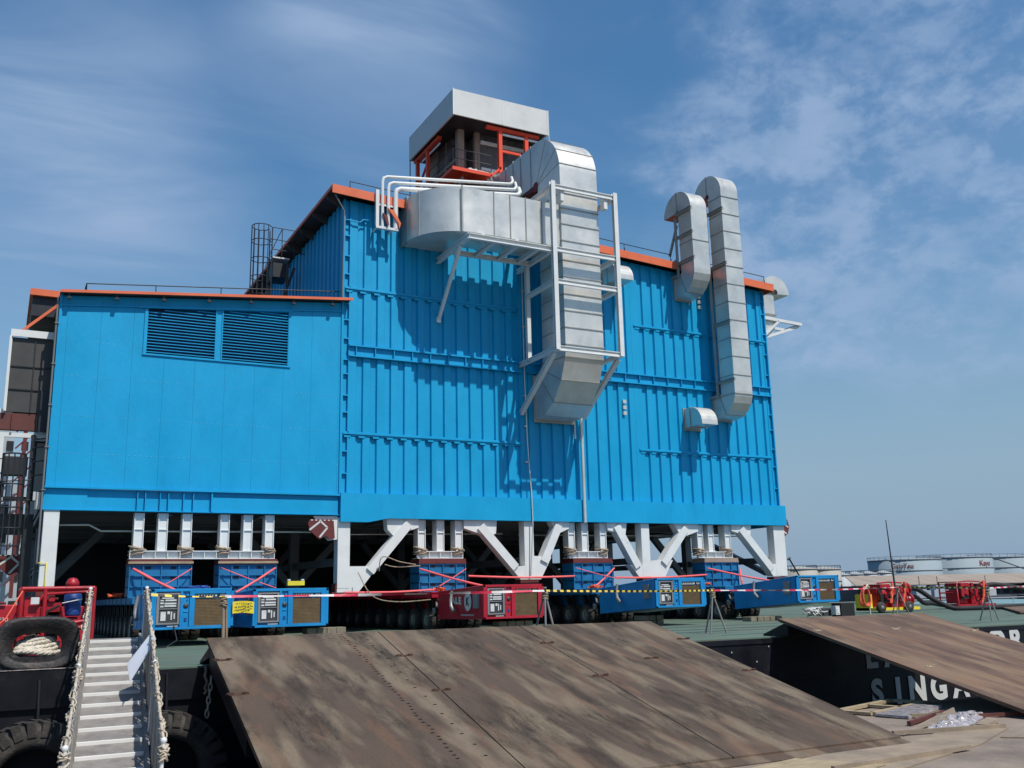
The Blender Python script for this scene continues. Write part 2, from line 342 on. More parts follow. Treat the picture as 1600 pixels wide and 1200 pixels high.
# ================================================================ SETTING
def setting():
    w=MB(); S=3000; w.add([(-S,-200,-3),(S,-200,-3),(S,S,-3),(-S,S,-3)],[(0,1,2,3)]); struct(w.build('water','water'))
    q=MB(); q.prism([(-14,-12),(40,-12),(40,16.75),(17.0,16.75),(14.2,16.3),(-14,11.5)],'z',-3.6,-1.42); o=struct(q.build('quay','quay'))
def barge():
    b=thing('barge','long black hulled barge with green deck carrying the blue plant module','barge',(20,21.2,0))
    h=MB(); h.box(-9,20.95,21.2,95,-4.5,-.03); h.box(20.95,64,21.2,95,-4.5,-.031)
    h.build('hull','hull',b)
    d_=MB(); d_.box(-9,64,21.25,95,-.03,.0); d_.build('deck','deck',b)
    e=MB(); e.box(-9,1.75,21.12,21.5,-.08,.09); e.box(-9,64,21.17,21.24,-.16,-.035)
    e.box(-9,4.1,21.12,21.2,-.62,-.08)
    e.box(4.15,20.9,21.165,21.2,-1.24,-1.2)
    e.build('rubbing_strake','hull',b)
    e=MB(); e.box(-9,1.72,21.105,21.2,.092,.10); e.build('worn_highlight_edge','worn',b)  # worn edge whose bright highlight line is put into the colour
    for x0,x1,y,w in ((13,27,25.6,.05),(15,31,27.3,.06),(16,33,29.6,.05),(-8,60,34.0,.05),(24,60,39.5,.06),(19,35,23.1,.04)):
        q=MB(); q.box(x0,x1,y,y+w,.004,.008); q.build('deck_line','hull',b)  # thin dark strips laid along the deck
    k=MB(); 
    for y in (58,):
        k.box(30,64,y,y+.25,0,.22)
    k.build('kerb','deck',b)
    s=MB()
    for i in range(9): s.disc((16.4+random.random()*4,21.16,-.15-random.random()*1.3),.02,'y',6)
    build_each(s,'paint_spot','letter',b)
    # hull lettering (those letters the photo shows)
    def L(ch,x,z,hh,sx=1.0): text(ch,'letter',hh/.72,(x,21.18,z),FRONT,'letter',b,bold=.045,sx=sx)
    for ch,x,zb in (('S',22.78,-2.03),('I',23.75,-2.03),('N',24.3,-2.03),('G',25.25,-2.03),('A',26.25,-2.03),('P',27.2,-2.03)): L(ch,x,zb,.70)
    for ch,x in (('L',22.66),('A',23.45),('I',27.35),('O',28.12),('R',29.15)): L(ch,x,-.98 if x<25 else -.80,.68 if x>25 else .62,1.05)
    # chock ring
    n=28; outer=[];inner=[]
    for i in range(n):
        a=2*PI*i/n; ca,sa=math.cos(a),math.sin(a)
        e_=.55
        outer.append((.86+.74*math.copysign(abs(ca)**e_,ca),.57+.50*math.copysign(abs(sa)**.7,sa)))
        inner.append((.86+.44*math.copysign(abs(ca)**.75,ca),.52+.24*math.copysign(abs(sa)**.8,sa)))
    c=MB(); 
    ys=[(21.45,1.0),(21.38,.96),(21.38,.80),(21.45,.0),(21.95,.0),(22.0,.8),(22.0,.96),(21.9,1.0)]
    vs=[];k=len(ys)
    for i in range(n):
        for y,t in ys:
            vs.append((inner[i][0]+(outer[i][0]-inner[i][0])*t,y,inner[i][1]+(outer[i][1]-inner[i][1])*t))
    fs=[(i*k+q_,((i+1)%n)*k+q_,((i+1)%n)*k+(q_+1)%k,i*k+(q_+1)%k) for i in range(n) for q_ in range(k)]
    c.add(vs,fs,True); c.prism([(-.35,.07),(1.85,.07),(1.62,.30),(1.45,.42),(1.28,.32),(.44,.32),(.28,.42),(.1,.30)],'y',21.42,21.93)
    c.build('mooring_chock','chock',b)
    m=MB()
    for j in range(5):
        cx=.84+random.uniform(-.03,.03); cz=.40+.055*j
        for st in range(3):
            pts=[]
            for i in range(40):
                t=i/39*2*PI; ph=t*9+st*2*PI/3
                rx=.40-.03*j; ry=.16
                pts.append((cx+rx*math.cos(t)+.028*math.cos(ph),21.62+ry*math.sin(t)+.03*math.sin(ph)+.02*j,cz+.03*math.sin(t*2+j)+.03*math.cos(ph)))
            m.tube(pts,.03,6,closed=True)
    tag(m.build('mooring_rope','rope'),'thick white plaited rope coiled inside the black mooring chock','rope')
def fender(cx,cz,label):
    t=thing('tyre_fender',label,'tyre',(cx,20.6,cz),'big tyres hung on the barge side')
    Rr,rr=1.1,.66; b=MB()
    prof=[(rr,.12),(rr+.02,.04),(rr+.12,0),(Rr-.16,0.0),(Rr-.03,.07),(Rr,.16),(Rr,.44),(Rr-.03,.53),(Rr-.16,.6),(rr+.1,.6),(rr,.5),(rr,.12)]
    b.lathe(prof,(cx,20.58,cz),'y',56); b.build('casing','tyre',t)
    g=MB()
    for i in range(26):
        a=2*PI*i/26; 
        for sgn in (0,1):
            aa=a+sgn*PI/26
            c=Vector((cx+Rr*math.cos(aa),0,cz+Rr*math.sin(aa))); rad=Vector((math.cos(aa),0,math.sin(aa))); tan=Vector((-rad.z,0,rad.x))
            y0,y1=(20.56,20.88) if sgn==0 else (20.90,21.19)
            w=.075; P=[]
            for yy,tw in ((y0,-.04),(y1,.04)):
                for rr_,ss in ((-.10,-1),(-.10,1),(.045,1),(.045,-1)):
                    if yy==y0 and sgn==0 and rr_<0: rr_=-.22
                    v=c+rad*rr_+tan*(ss*w+tw); P.append((v.x,yy,v.z))
            g.hexa([P[0],P[1],P[5],P[4],P[3],P[2],P[6],P[7]])
    g.build('tread','tyre',t)
    ch=MB(); ch.tube([(cx,21.12,cz+Rr-.3),(cx+.02,21.1,cz+Rr+.1),(cx,21.1,-.1)],.03,6); ch.build('hanging_chain','black_steel',t)
# ================================================================ MODULE
FY=37.4
def roofz(x): return 18.27-(x-11.3)*.0505
def corrugated(x0,x1,z0,z1,y,mb,ztop=None,per=.61,dep=.10):
    # trapezoid sheet facing -Y ; ztop(x) optional
    pts=[];x=x0;ph=0
    while x<x1-1e-6:
        for dx,dy in ((0,0),(.30,0),(.345,dep),(.565,dep)):
            if x+dx<x1: pts.append((x+dx,y+dy))
        x+=per
    pts.append((x1,pts[-1][1]))
    n=len(pts); vs=[(a,b,z0) for a,b in pts]+[(a,b,(ztop(a) if ztop else z1)) for a,b in pts]
    mb.add(vs,[(i,i+1,i+1+n,i+n) for i in range(n-1)])
    mb.add([(x0,y,z1 if not ztop else ztop(x0)),(x1,y,z1 if not ztop else ztop(x1)),(x1,y+dep+.01,z1 if not ztop else ztop(x1)),(x0,y+dep+.01,z1 if not ztop else ztop(x0))],[(0,1,2,3)])
def module():
    m=thing('plant_module','huge azure blue industrial plant module on white legs with orange roof trim and silver ducts','industrial building',(18,37.4,4.5))
    # ---- main hall walls
    w=MB(); rs=lambda x: roofz(x)-.30
    x0,x1=12.25,34.75
    corrugated(20.62,26.55,5.43,11.05,FY,w); corrugated(20.62,26.55,11.55,17,FY,w,rs)
    for a,b in ((x0,20.2),(26.55,x1)):
        for z0,z1,zt in ((5.43,7.82,None),(7.9,11.05,None),(11.55,13.98,None),(14.06,17,rs)):
            corrugated(a,b,z0,z1,FY,w,zt)
    w.box(26.40,26.62,FY-.006,FY+.12,5.44,11.04); w.box(26.40,26.62,FY-.006,FY+.12,11.57,17.1)
    w.box(20.2,20.62,FY+.03,FY+.2,5.43,17.4)
    w.box(11.95,12.25,FY+.10,FY+.25,5.43,roofz(12)-.3); w.box(11.93,11.98,FY-.06,FY+.25,5.43,roofz(12)-.3); w.box(12.2,12.26,FY-.02,FY+.25,5.43,roofz(12)-.3)
    w.box(34.75,35.0,FY+.08,FY+.25,5.43,roofz(35)-.3); w.box(34.95,35.02,FY-.05,FY+.25,5.43,roofz(35)-.3); w.box(34.7,34.76,FY-.02,FY+.25,5.43,roofz(35)-.3)
    w.build('front_wall','blue',m)
    st=MB()
    for z in [6.2,7.1,7.82,8.7,9.4,10.3,10.9,11.8,12.6,13.3,13.95,14.6,15.4,16.3,17.0]:
        st.box(11.98,12.2,FY-.02,FY+.10,z,z+.05)
    for z in [6.3,7.4,8.3,9.3,10.1,12.2,13.3,14.4,15.5,16.2]: st.box(34.76,34.95,FY-.02,FY+.08,z,z+.05)
    st.tube([(12.0,FY-.12,16.98),(12.6,FY-.12,16.95),(12.75,FY-.12,17.1),(13.0,FY-.12,17.1)],.03,6)
    build_each(st,'corner_stiffener','blue',m)
    sw=MB(); # left wall of hall (facing -X) and others
    yy=FY+.25; pts=[]
    while yy<70:
        pts+=[(11.95,yy),(11.95,yy+.3),(12.08,yy+.345),(12.08,yy+.565)]; yy+=.61
    n=len(pts); zt=roofz(12)-.3
    sw.add([(a,b,5.4) for a,b in pts]+[(a,b,zt) for a,b in pts],[(i,i+1,i+1+n,i+n) for i in range(n-1)])
    sw.box(35.0,35.08,FY+.02,70,5.43,roofz(35)-.3); sw.box(12.1,35,69.9,70,5.4,17)
    sw.build('side_wall','blue',m)
    # ---- girders and rails
    for a,b in ((12.2,20.25),(20.58,34.98)):
        g=MB(); g.box(a,b,FY-.13,FY+.02,11.50,11.56); g.box(a,b,FY-.13,FY+.02,11.06,11.11); g.box(a,b,FY-.0,FY+.06,11.11,11.5)
        x=a+.3
        while x<b: g.box(x,x+.035,FY-.11,FY+.0,11.11,11.5); x+=.83
        g.build('girder','blue',m)
    for a,b,z in ((12.0,20.1,14.0),(12.0,20.2,7.85),(26.55,32.1,13.98),(26.55,34.7,7.88),(33.2,34.9,14.0)):
        g=MB(); g.box(a,b,FY-.065,FY+.02,z-.03,z+.03); g.box(a,b,FY-.02,FY+.02,z-.10,z+.08); x=a+.05
        while x<b-.3: g.box(x+.02,x+.28,FY-.03,FY+.01,z-.16,z-.08); x+=.61
        g.build('rail','blue',m)
    # vertical stiffener plates on girder lines
    # ---- skirt
    s=MB(); s.box(11.92,35.2,FY-.2,FY+.1,4.44,5.43); s.prism([(11.92,4.28),(13.1,4.28),(13.9,4.44),(11.92,4.44)],'y',FY-.2,FY+.1)
    s.box(35.1,35.2,FY+.1,70,4.44,5.43); s.build('skirt','blue',m)
    # floor slab and cross beams under
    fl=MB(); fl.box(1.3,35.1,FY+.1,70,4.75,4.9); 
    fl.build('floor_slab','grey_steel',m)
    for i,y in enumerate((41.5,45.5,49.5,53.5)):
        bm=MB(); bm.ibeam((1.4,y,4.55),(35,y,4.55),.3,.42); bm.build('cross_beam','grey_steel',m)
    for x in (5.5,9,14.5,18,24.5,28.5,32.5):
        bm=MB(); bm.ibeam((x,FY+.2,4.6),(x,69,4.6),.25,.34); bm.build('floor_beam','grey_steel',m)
    # ---- low module
    lz=lambda x:12.36+(x-1.4)*.096
    l=MB(); 
    xs=[1.40,1.62]+[1.62+1.13*i for i in range(1,10)]+[11.88]
    for i in range(len(xs)-1):
        a,b=xs[i]+.0025,xs[i+1]-.0025
        def pn(za0,za1,zb0,zb1): l.hexa([(a,FY+.0,za0),(b,FY+.0,zb0),(b,FY+.06,zb0),(a,FY+.06,za0),(a,FY+.0,za1),(b,FY+.0,zb1),(b,FY+.06,zb1),(a,FY+.06,za1)])
        lo=4.25;hi=9.75
        if b<=4.3 or a>=9.7: pn(5.37,lz(a)-.05,5.37,lz(b)-.05)
        else: pn(5.37,10.4,5.37,10.4)
    for a,b in ((xs[2]+.9,4.31),(9.72,xs[8]+.9)): pass
    l.box(3.883,4.32,FY+.0,FY+.06,10.401,12.15); l.hexa([(9.69,FY,10.401),(10.657,FY,10.401),(10.657,FY+.06,10.401),(9.69,FY+.06,10.401),(9.69,FY,12.64),(10.657,FY,12.72),(10.657,FY+.06,12.72),(9.69,FY+.06,12.64)])
    l.hexa([(3.883,FY,12.151),(10.657,FY,12.721),(10.657,FY+.06,12.721),(3.883,FY+.06,12.151),(3.883,FY,lz(3.88)-.05),(10.657,FY,lz(10.66)-.05),(10.657,FY+.06,lz(10.66)-.05),(3.883,FY+.06,lz(3.88)-.05)])
    l.box(6.86,7.10,FY-.0,FY+.06,10.43,12.5)
    l.prism([(1.42,5.37),(11.88,5.37),(11.88,lz(11.88)-.06),(1.42,lz(1.42)-.06)],'y',FY+.45,FY+.5)
    l.box(1.42,1.46,FY+.06,FY+.45,5.4,12.3)
    l.build('low_wall','blue',m)
    tr=MB(); tr.box(1.32,1.40,FY-.06,FY+.3,5.37,lz(1.4)); tr.box(11.88,11.93,FY-.06,FY+.1,5.37,lz(11.9)-.02); tr.box(1.3,11.9,FY-.16,FY-.0,5.30,5.37)
    tr.bar((1.4,FY-.03,lz(1.4)-.42),(11.9,FY-.03,lz(11.9)-.42),.05,.05)
    tr.bar((4.0,FY-.03,12.18),(9.85,FY-.03,12.72),.06,.08); tr.box(4.22,9.8,FY-.05,FY,10.36,10.42); tr.box(4.24,4.32,FY-.05,FY,10.42,12.15); tr.box(9.7,9.78,FY-.05,FY,10.42,12.7)
    tr.build('wall_trim','blue',m)
    for a,b in ((4.36,6.84),(7.12,9.68)):
        lv=MB(); 
        zt=lambda x:12.13+(x-4.2)*.098
        z=10.50
        while z<zt(b)-.05:
            xa=a if z<zt(a)-.05 else min(b,4.2+(z+.05-12.13)/.098)
            if b-xa>.1: lv.hexa([(xa,FY-.02,z-.012),(b,FY-.02,z-.012),(b,FY+.12,z+.022),(xa,FY+.12,z+.022),(xa,FY-.02,z+.016),(b,FY-.02,z+.016),(b,FY+.12,z+.032),(xa,FY+.12,z+.032)])
            z+=.118
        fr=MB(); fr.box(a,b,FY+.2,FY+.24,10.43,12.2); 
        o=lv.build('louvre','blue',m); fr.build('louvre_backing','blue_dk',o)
        f2=MB(); f2.box(a-.04,a,FY-.04,FY+.1,10.43,zt(a)); f2.box(b,b+.04,FY-.04,FY+.1,10.43,zt(b)); f2.box(a-.04,b+.04,FY-.035,FY+.1,10.38,10.43); f2.build('louvre_frame','blue',o)
    bl=MB()
    for z in (6.55,7.9,9.35,10.65,):
        x=1.7
        while x<11.8:
            if not(z>10.4 and 4.2<x<9.8) and random.random()<.75: bl.box(x,x+.04,FY-.008,FY,z,z+.018)
            x+=.19
    bl.build('rivet_row','rivet',m)
    sk=MB(); sk.box(1.25,11.9,FY+.02,FY+.2,4.54,5.30); sk.box(1.25,11.9,FY-.1,FY+.02,4.54,4.57)
    for x in (1.3,): sk.box(1.25,2.7,FY-.02,FY+.02,4.57,5.3)
    for x in (4.35,4.62,5.13,5.42,5.95,6.3): sk.box(x,x+.03,FY-.10,FY+.02,4.57,5.3)
    sk.box(6.95,7.0,FY-.12,FY+.02,4.57,5.3); sk.box(7.0,11.85,FY-.04,FY+.02,4.57,5.12)
    sk.build('low_skirt','blue',m)
    ls=MB(); ls.box(1.3,1.42,FY+.3,58,4.54,12.2); ls.build('low_side_wall','darkgrey',m)
    # roofs
    lr=MB(); lr.hexa([(1.3,FY-.35,lz(1.3)),(12.2,FY-.35,lz(12.2)),(12.2,58,lz(12.2)),(1.3,58,lz(1.3)),(1.3,FY-.35,lz(1.3)+.05),(12.2,FY-.35,lz(12.2)+.05),(12.2,58,lz(12.2)+.05),(1.3,58,lz(1.3)+.05)]); lr.build('low_roof','darkgrey',m)
    lf=MB(); xa,xb=1.30,12.25
    lf.hexa([(xa,FY-.40,lz(xa)-.03),(xb,FY-.40,lz(xb)-.03),(xb,FY-.355,lz(xb)-.03),(xa,FY-.355,lz(xa)-.03),(xa,FY-.40,lz(xa)+.075),(xb,FY-.40,lz(xb)+.075),(xb,FY-.355,lz(xb)+.075),(xa,FY-.355,lz(xa)+.075)])
    lf.build('roof_trim','orange',m)
    for x in [1.6,3.2,4.85,6.5,8.1,9.8,11.4]:
        q=MB(); q.bar((x,FY-.3,lz(x)),(x,FY-.3,lz(x)-.2),.05); q.box(x-.07,x+.07,FY-.36,FY-.24,lz(x)-.26,lz(x)-.18); q.build('lamp_bracket','black_steel',m)
    mr=MB(); X0,X1,Y0,Y1=11.3,35.3,36.95,70.6
    mr.hexa([(X0,Y0,roofz(X0)-.06),(X1,Y0,roofz(X1)-.06),(X1,Y1,roofz(X1)-.06),(X0,Y1,roofz(X0)-.06),(X0,Y0,roofz(X0)),(X1,Y0,roofz(X1)),(X1,Y1,roofz(X1)),(X0,Y1,roofz(X0))]); mr.build('main_roof','darkgrey',m)
    mf=MB()
    def fas(a,b,ya,yb): mf.hexa([(a,ya,roofz(a)-.33),(b,ya,roofz(b)-.33),(b,yb,roofz(b)-.33),(a,yb,roofz(a)-.33),(a,ya,roofz(a)+.05),(b,ya,roofz(b)+.05),(b,yb,roofz(b)+.05),(a,yb,roofz(a)+.05)])
    fas(X0-.05,X1+.05,Y0-.06,Y0-.01); mf.hexa([(X0-.06,Y0,roofz(X0)-.10),(X0-.01,Y0,roofz(X0)-.10),(X0-.01,Y1,roofz(X0)-.10),(X0-.06,Y1,roofz(X0)-.10),(X0-.06,Y0,roofz(X0)+.03),(X0-.01,Y0,roofz(X0)+.03),(X0-.01,Y1,roofz(X0)+.03),(X0-.06,Y1,roofz(X0)+.03)]); fas(X1+.03,X1+.08,Y0,Y1); mf.build('roof_fascia','orange',m)
    for i in range(15):
        sf=MB(); y=37.8+i*2.1; sf.hexa([(X0,y,roofz(X0)-.3),(11.95,y,roofz(12)-.55),(11.95,y+.06,roofz(12)-.55),(X0,y+.06,roofz(X0)-.3),(X0,y,roofz(X0)-.08),(11.95,y,roofz(12)-.1),(11.95,y+.06,roofz(12)-.1),(X0,y+.06,roofz(X0)-.08)]); sf.build('eave_bracket','darkgrey',m)
    dp=MB(); dp.tube([(11.4,37.0,17.9),(11.85,37.15,17.3),(11.85,37.2,13.5)],.035,6); dp.build('drain_pipe','grey_steel',m)
    dp=MB(); dp.tube([(1.25,FY-.12,12.2),(1.25,FY-.12,2.7)],.035,6)
    for z in (11.2,9.7,8.2,6.7,5.2): dp.box(1.2,1.34,FY-.18,FY-.06,z,z+.04)
    dp.build('drain_pipe','grey_steel',m)
    # rails on roofs
    def railing(pts,h,zf,step,name='roof_railing',r=.022,mid=None):
        b=MB()
        for (a,c),(a2,c2) in zip(pts,pts[1:]):
            b.tube([(a,c,zf(a)+h),(a2,c2,zf(a2)+h)],r,6)
            if mid: b.tube([(a,c,zf(a)+mid),(a2,c2,zf(a2)+mid)],r*.8,6)
            Ln=math.hypot(a2-a,c2-c); k=max(1,int(Ln/step))
            for i in range(k+1):
                t=i/k; x,y=a+(a2-a)*t,c+(c2-c)*t; b.tube([(x,y,zf(x)),(x,y,zf(x)+h)],r*.8,6); b.tube([(x,y,zf(x)+h*.7),(x+.12,y,zf(x))],r*.7,5)
        b.build(name,'black_steel',m)
    railing([(2.2,38.0),(12.0,38.0)],.62,lz,2.1,mid=.12); railing([(2.2,38.0),(2.2,50)],.62,lz,2.6)
    railing([(12.2,37.5),(20.5,37.5)],.62,roofz,1.9); railing([(23.3,37.2),(28.9,37.2)],.52,roofz,2.0); railing([(30.5,37.2),(35,37.2)],.5,roofz,2.0)
    # cage ladder on low roof
    cg=MB(); cx,cy,r=9.98,44.0,.46
    for i in range(9):
        a=RAD(90+ (i-0)*30-30); x,y=cx+r*math.cos(a),cy+r*math.sin(a); cg.tube([(x,y,13.6),(x,y,18.75)],.02,5)
    for z in (14.4,15.3,16.2,17.1,18.0,18.75): cg.tube([(cx+r*math.cos(RAD(20+i*32)),cy+r*math.sin(RAD(20+i*32)),z) for i in range(11)],.022,5)
    cg.tube([(10.44,43.75,13.4),(10.44,43.75,18.7)],.03,5); cg.tube([(10.44,44.25,13.4),(10.44,44.25,18.7)],.03,5)
    for i in range(16): cg.tube([(10.44,43.75,13.7+i*.3),(10.44,44.25,13.7+i*.3)],.015,5)
    for z in (17.6,18.1,18.7): cg.tube([(10.44,43.7,z),(12.3,43.7,z-.05)],.022,5)
    for x in (10.9,11.5,12.2): cg.tube([(x,43.7,17.3),(x,43.7,18.68)],.02,5)
    cg.tube([(10.1,43.55,16.6),(10.45,43.7,17.6),(10.9,43.7,18.7)],.022,5)
    o=cg.build('cage_ladder','black_steel',m)
    lp=MB(); lp.box(10.5,11.3,43.75,44.9,17.2,17.26); lp.build('landing','white',o); lp=MB(); lp.box(10.55,11.3,43.85,44.9,16.3,17.0); lp.build('landing_frame','black_steel',o)
    fb=MB(); fb.bar((10.5,44.0,13.5),(11.6,44,16.9),.12); fb.bar((11.2,43.8,13.8),(11.2,43.8,17),.12); fb.build('ladder_frame','darkgrey',o)
    # ---- legs and braces
    def leg(x,w,z0=1.9,z1=4.44,y=FY-.05,mt='white',d_=.5):
        b=MB(); b.box(x-w/2,x+w/2,y,y+d_,z0,z1); return b.build('leg',mt,m,bevel=.01)
    def gus(poly,y=FY-.04,t=.45):
        b=MB(); b.prism(poly,'y',y,y+t); b.build('gusset_plate','white',m)
    def brace(p,q,w=.36,y=FY-.03,mt='white'):
        b=MB(); b.bar((p[0],y+.2,p[1]),(q[0],y+.2,q[1]),.36,w,up=(0,1,0)) if False else b.prism(bandpoly(p,q,w),'y',y-.10,y+.36); b.build('brace',mt,m)
    def bandpoly(p,q,w):
        p=Vector(p);q=Vector(q);t=(q-p).normalized();n=Vector((-t.y,t.x))*w/2; return [tuple(p+n),tuple(q+n),tuple(q-n),tuple(p-n)]
    leg(1.6,.5,1.9,4.54)
    leg(12.12,.5,1.7); leg(20.45,.46,2.0); leg(26.6,.46,2.0); leg(34.78,.72,1.95)
    # foot plates
    gus([(11.87,1.55),(12.75,1.55),(13.55,2.55),(12.35,2.55),(12.35,1.9),(11.87,1.9)]); brace((13.2,2.35),(14.85,4.25))
    gus([(13.9,4.44),(15.3,4.44),(15.3,4.1),(14.2,3.75),(13.95,4.0)])
    gus([(20.0,1.95),(21.0,1.95),(21.55,2.9),(20.68,2.95),(20.68,2.55),(19.5,2.5)]); brace((19.75,2.45),(18.1,4.2)); brace((21.15,2.7),(21.95,4.3))
    gus([(18.9,4.44),(17.35,4.44),(17.35,4.1),(18.5,3.75),(18.85,3.9)]); gus([(21.6,4.44),(22.5,4.44),(22.5,4.15),(21.9,3.9)])
    gus([(26.2,1.95),(27.6,1.95),(28.1,2.75),(27.2,2.75),(26.85,2.5),(25.7,2.55)]); brace((26.1,2.45),(25.0,4.3)); brace((27.55,2.6),(28.95,4.25))
    gus([(24.5,4.44),(25.6,4.44),(25.5,3.9),(24.55,4.1)]); gus([(28.3,4.44),(29.7,4.44),(29.7,4.1),(28.7,3.8)])
    gus([(34.2,1.95),(35.12,1.95),(35.12,2.55),(33.75,2.55)]); brace((34.1,2.3),(32.3,4.25)); gus([(31.75,4.44),(33,4.44),(32.9,3.85),(31.75,4.15)])
    for x,w in ((12.12,.62),(1.6,.6),(20.45,.9),(26.8,.9),(34.7,.9)):
        b=MB(); b.box(x-w/2,x+w/2,FY-.02,FY+.5,1.5,1.92 if x>13 else 1.88); b.box(x-w*.7,x+w*.7,FY-.0,FY+.52,1.5,1.56); b.build('foot_block','maroon',m)
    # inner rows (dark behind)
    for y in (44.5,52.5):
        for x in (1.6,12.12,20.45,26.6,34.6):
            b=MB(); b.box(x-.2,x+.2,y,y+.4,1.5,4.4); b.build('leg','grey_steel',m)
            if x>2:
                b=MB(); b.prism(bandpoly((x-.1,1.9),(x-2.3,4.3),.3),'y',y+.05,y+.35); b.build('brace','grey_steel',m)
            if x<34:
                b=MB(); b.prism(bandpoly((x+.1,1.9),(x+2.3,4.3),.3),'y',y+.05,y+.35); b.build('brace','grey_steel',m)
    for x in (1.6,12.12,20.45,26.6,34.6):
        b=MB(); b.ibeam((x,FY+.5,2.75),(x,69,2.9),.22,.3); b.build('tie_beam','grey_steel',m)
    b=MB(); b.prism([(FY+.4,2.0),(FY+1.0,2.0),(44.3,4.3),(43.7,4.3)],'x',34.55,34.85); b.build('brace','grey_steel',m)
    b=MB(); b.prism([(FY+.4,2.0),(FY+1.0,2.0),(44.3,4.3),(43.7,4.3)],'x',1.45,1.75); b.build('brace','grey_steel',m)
    b=MB(); b.box(1.3,31.5,54.5,54.7,-.0,4.4); b.build('dark_blocker','dark',m)  # added dark sheet that blocks the bright gap beneath the module
    # underside pipes / trays
    p=MB(); p.tube([(1.9,38.4,4.1),(2.9,38.4,4.12),(3.3,38.4,3.9),(12,38.4,3.95)],.04,6); p.tube([(12.4,39,3.9),(20,39,4.0)],.03,6); p.tube([(20.8,39,3.95),(34,39,4.0)],.03,6); p.build('under_pipe','galv',m)
    for x,y,z in ((16,42,4.2),(25.5,41,4.25),(29,42,4.25),(33.3,39.4,4.2)):
        p=MB(); p.box(x-.9,x+.9,y,y+.4,z-.06,z-.02); p.bar((x-.8,y,z),(x-.8,y,z+.5),.05); p.bar((x+.8,y,z),(x+.8,y,z+.5),.05); p.build('cable_tray','black_steel',m)
    # lifting-eye chevron plates
    for (cx,cz,s_,yy,fl_) in ((11.2,3.98,.62,FY-.12,1),(35.3,4.45,.55,FY+.0,-1),(.55,2.75,.6,FY+2.5,1)):
        b=MB(); P=[(-.9,.35),(-.75,.62),(.75,.62),(.85,-.55),(.5,-.62),(.25,-.4),(-.15,-.62),(-.75,-.1)]
        if fl_==-1: P=[(.0,-.75),(.35,.75),(.8,.55),(1.0,-.1),(.75,-.75),(.3,-1.0)]
        Q=[(cx+x*s_*fl_ if fl_==1 else cx-.3+x*s_,cz+z*s_) for x,z in P]
        b.prism(Q,'y',yy,yy+.12); o=b.build('chevron_plate','maroon',m)
        s=MB()
        if fl_==1: segs=[((-.8,-.05),(-.1,.5)),((-.1,.5),(.35,.1)),((.35,.1),(-.15,-.5))]
        else: segs=[((.0,.35),(.85,-.15)),((-.1,-.3),(.6,-.75))]
        for a,c in segs:
            ax=cx+a[0]*s_ if fl_==1 else cx-.3+a[0]*s_; bx=cx+c[0]*s_ if fl_==1 else cx-.3+c[0]*s_
            s.prism(bandpoly((ax,cz+a[1]*s_),(bx,cz+c[1]*s_),.07),'y',yy-.012,yy-.001)
        if fl_==1: 
            for i in range(6): s.box(cx-.45+i*.17,cx-.37+i*.17,yy-.012,yy-.001,cz+.33,cz+.37)
        s.build('chevron_stripe','letter',o)
    b=MB(); b.prism([(10.9,4.5),(11.87,4.5),(11.87,3.6),(11.5,3.55),(11.3,3.8)],'y',FY+.01,FY+.12); b.build('gusset_plate','white',m)
    # conduits on facade
    c=MB(); c.tube([(20.40,FY-.06,16.5),(20.42,FY-.06,10.9),(20.48,FY-.06,8.0),(20.52,FY-.25,5.6),(20.55,FY-.25,4.3),(20.45,FY-.12,2.1)],.03,6)
    for z in (15.8,14.9,13.2,11.6,10.0,8.6,7.0): c.box(20.36,20.48,FY-.1,FY+.05,z,z+.06)
    c.build('conduit','galv',m)
    c=MB(); c.tube([(23.2,FY-.28,9.4),(23.2,FY-.28,4.4)],.075,10); c.tube([(22.95,FY-.1,9.3),(22.95,FY-.1,8.2)],.04,8); c.build('down_pipe','galv',m)
    for x,z in ((25.77,9.5),(30.66,15.3)):
        c=MB()
        for k in range(3): c.box(x-.09,x+.09,FY-.1,FY+.02,z+k*.28,z+k*.28+.17)
        c.build('junction_box','galv',m)
    ducts(m); stack(m); left_things(m)
def joint_x(b,prof_in,prof_out,x0,x1): pass
def strip(mb,path_o,path_i,axis,a,b):
    mb.prism(path_o+path_i[::-1],axis,a,b)
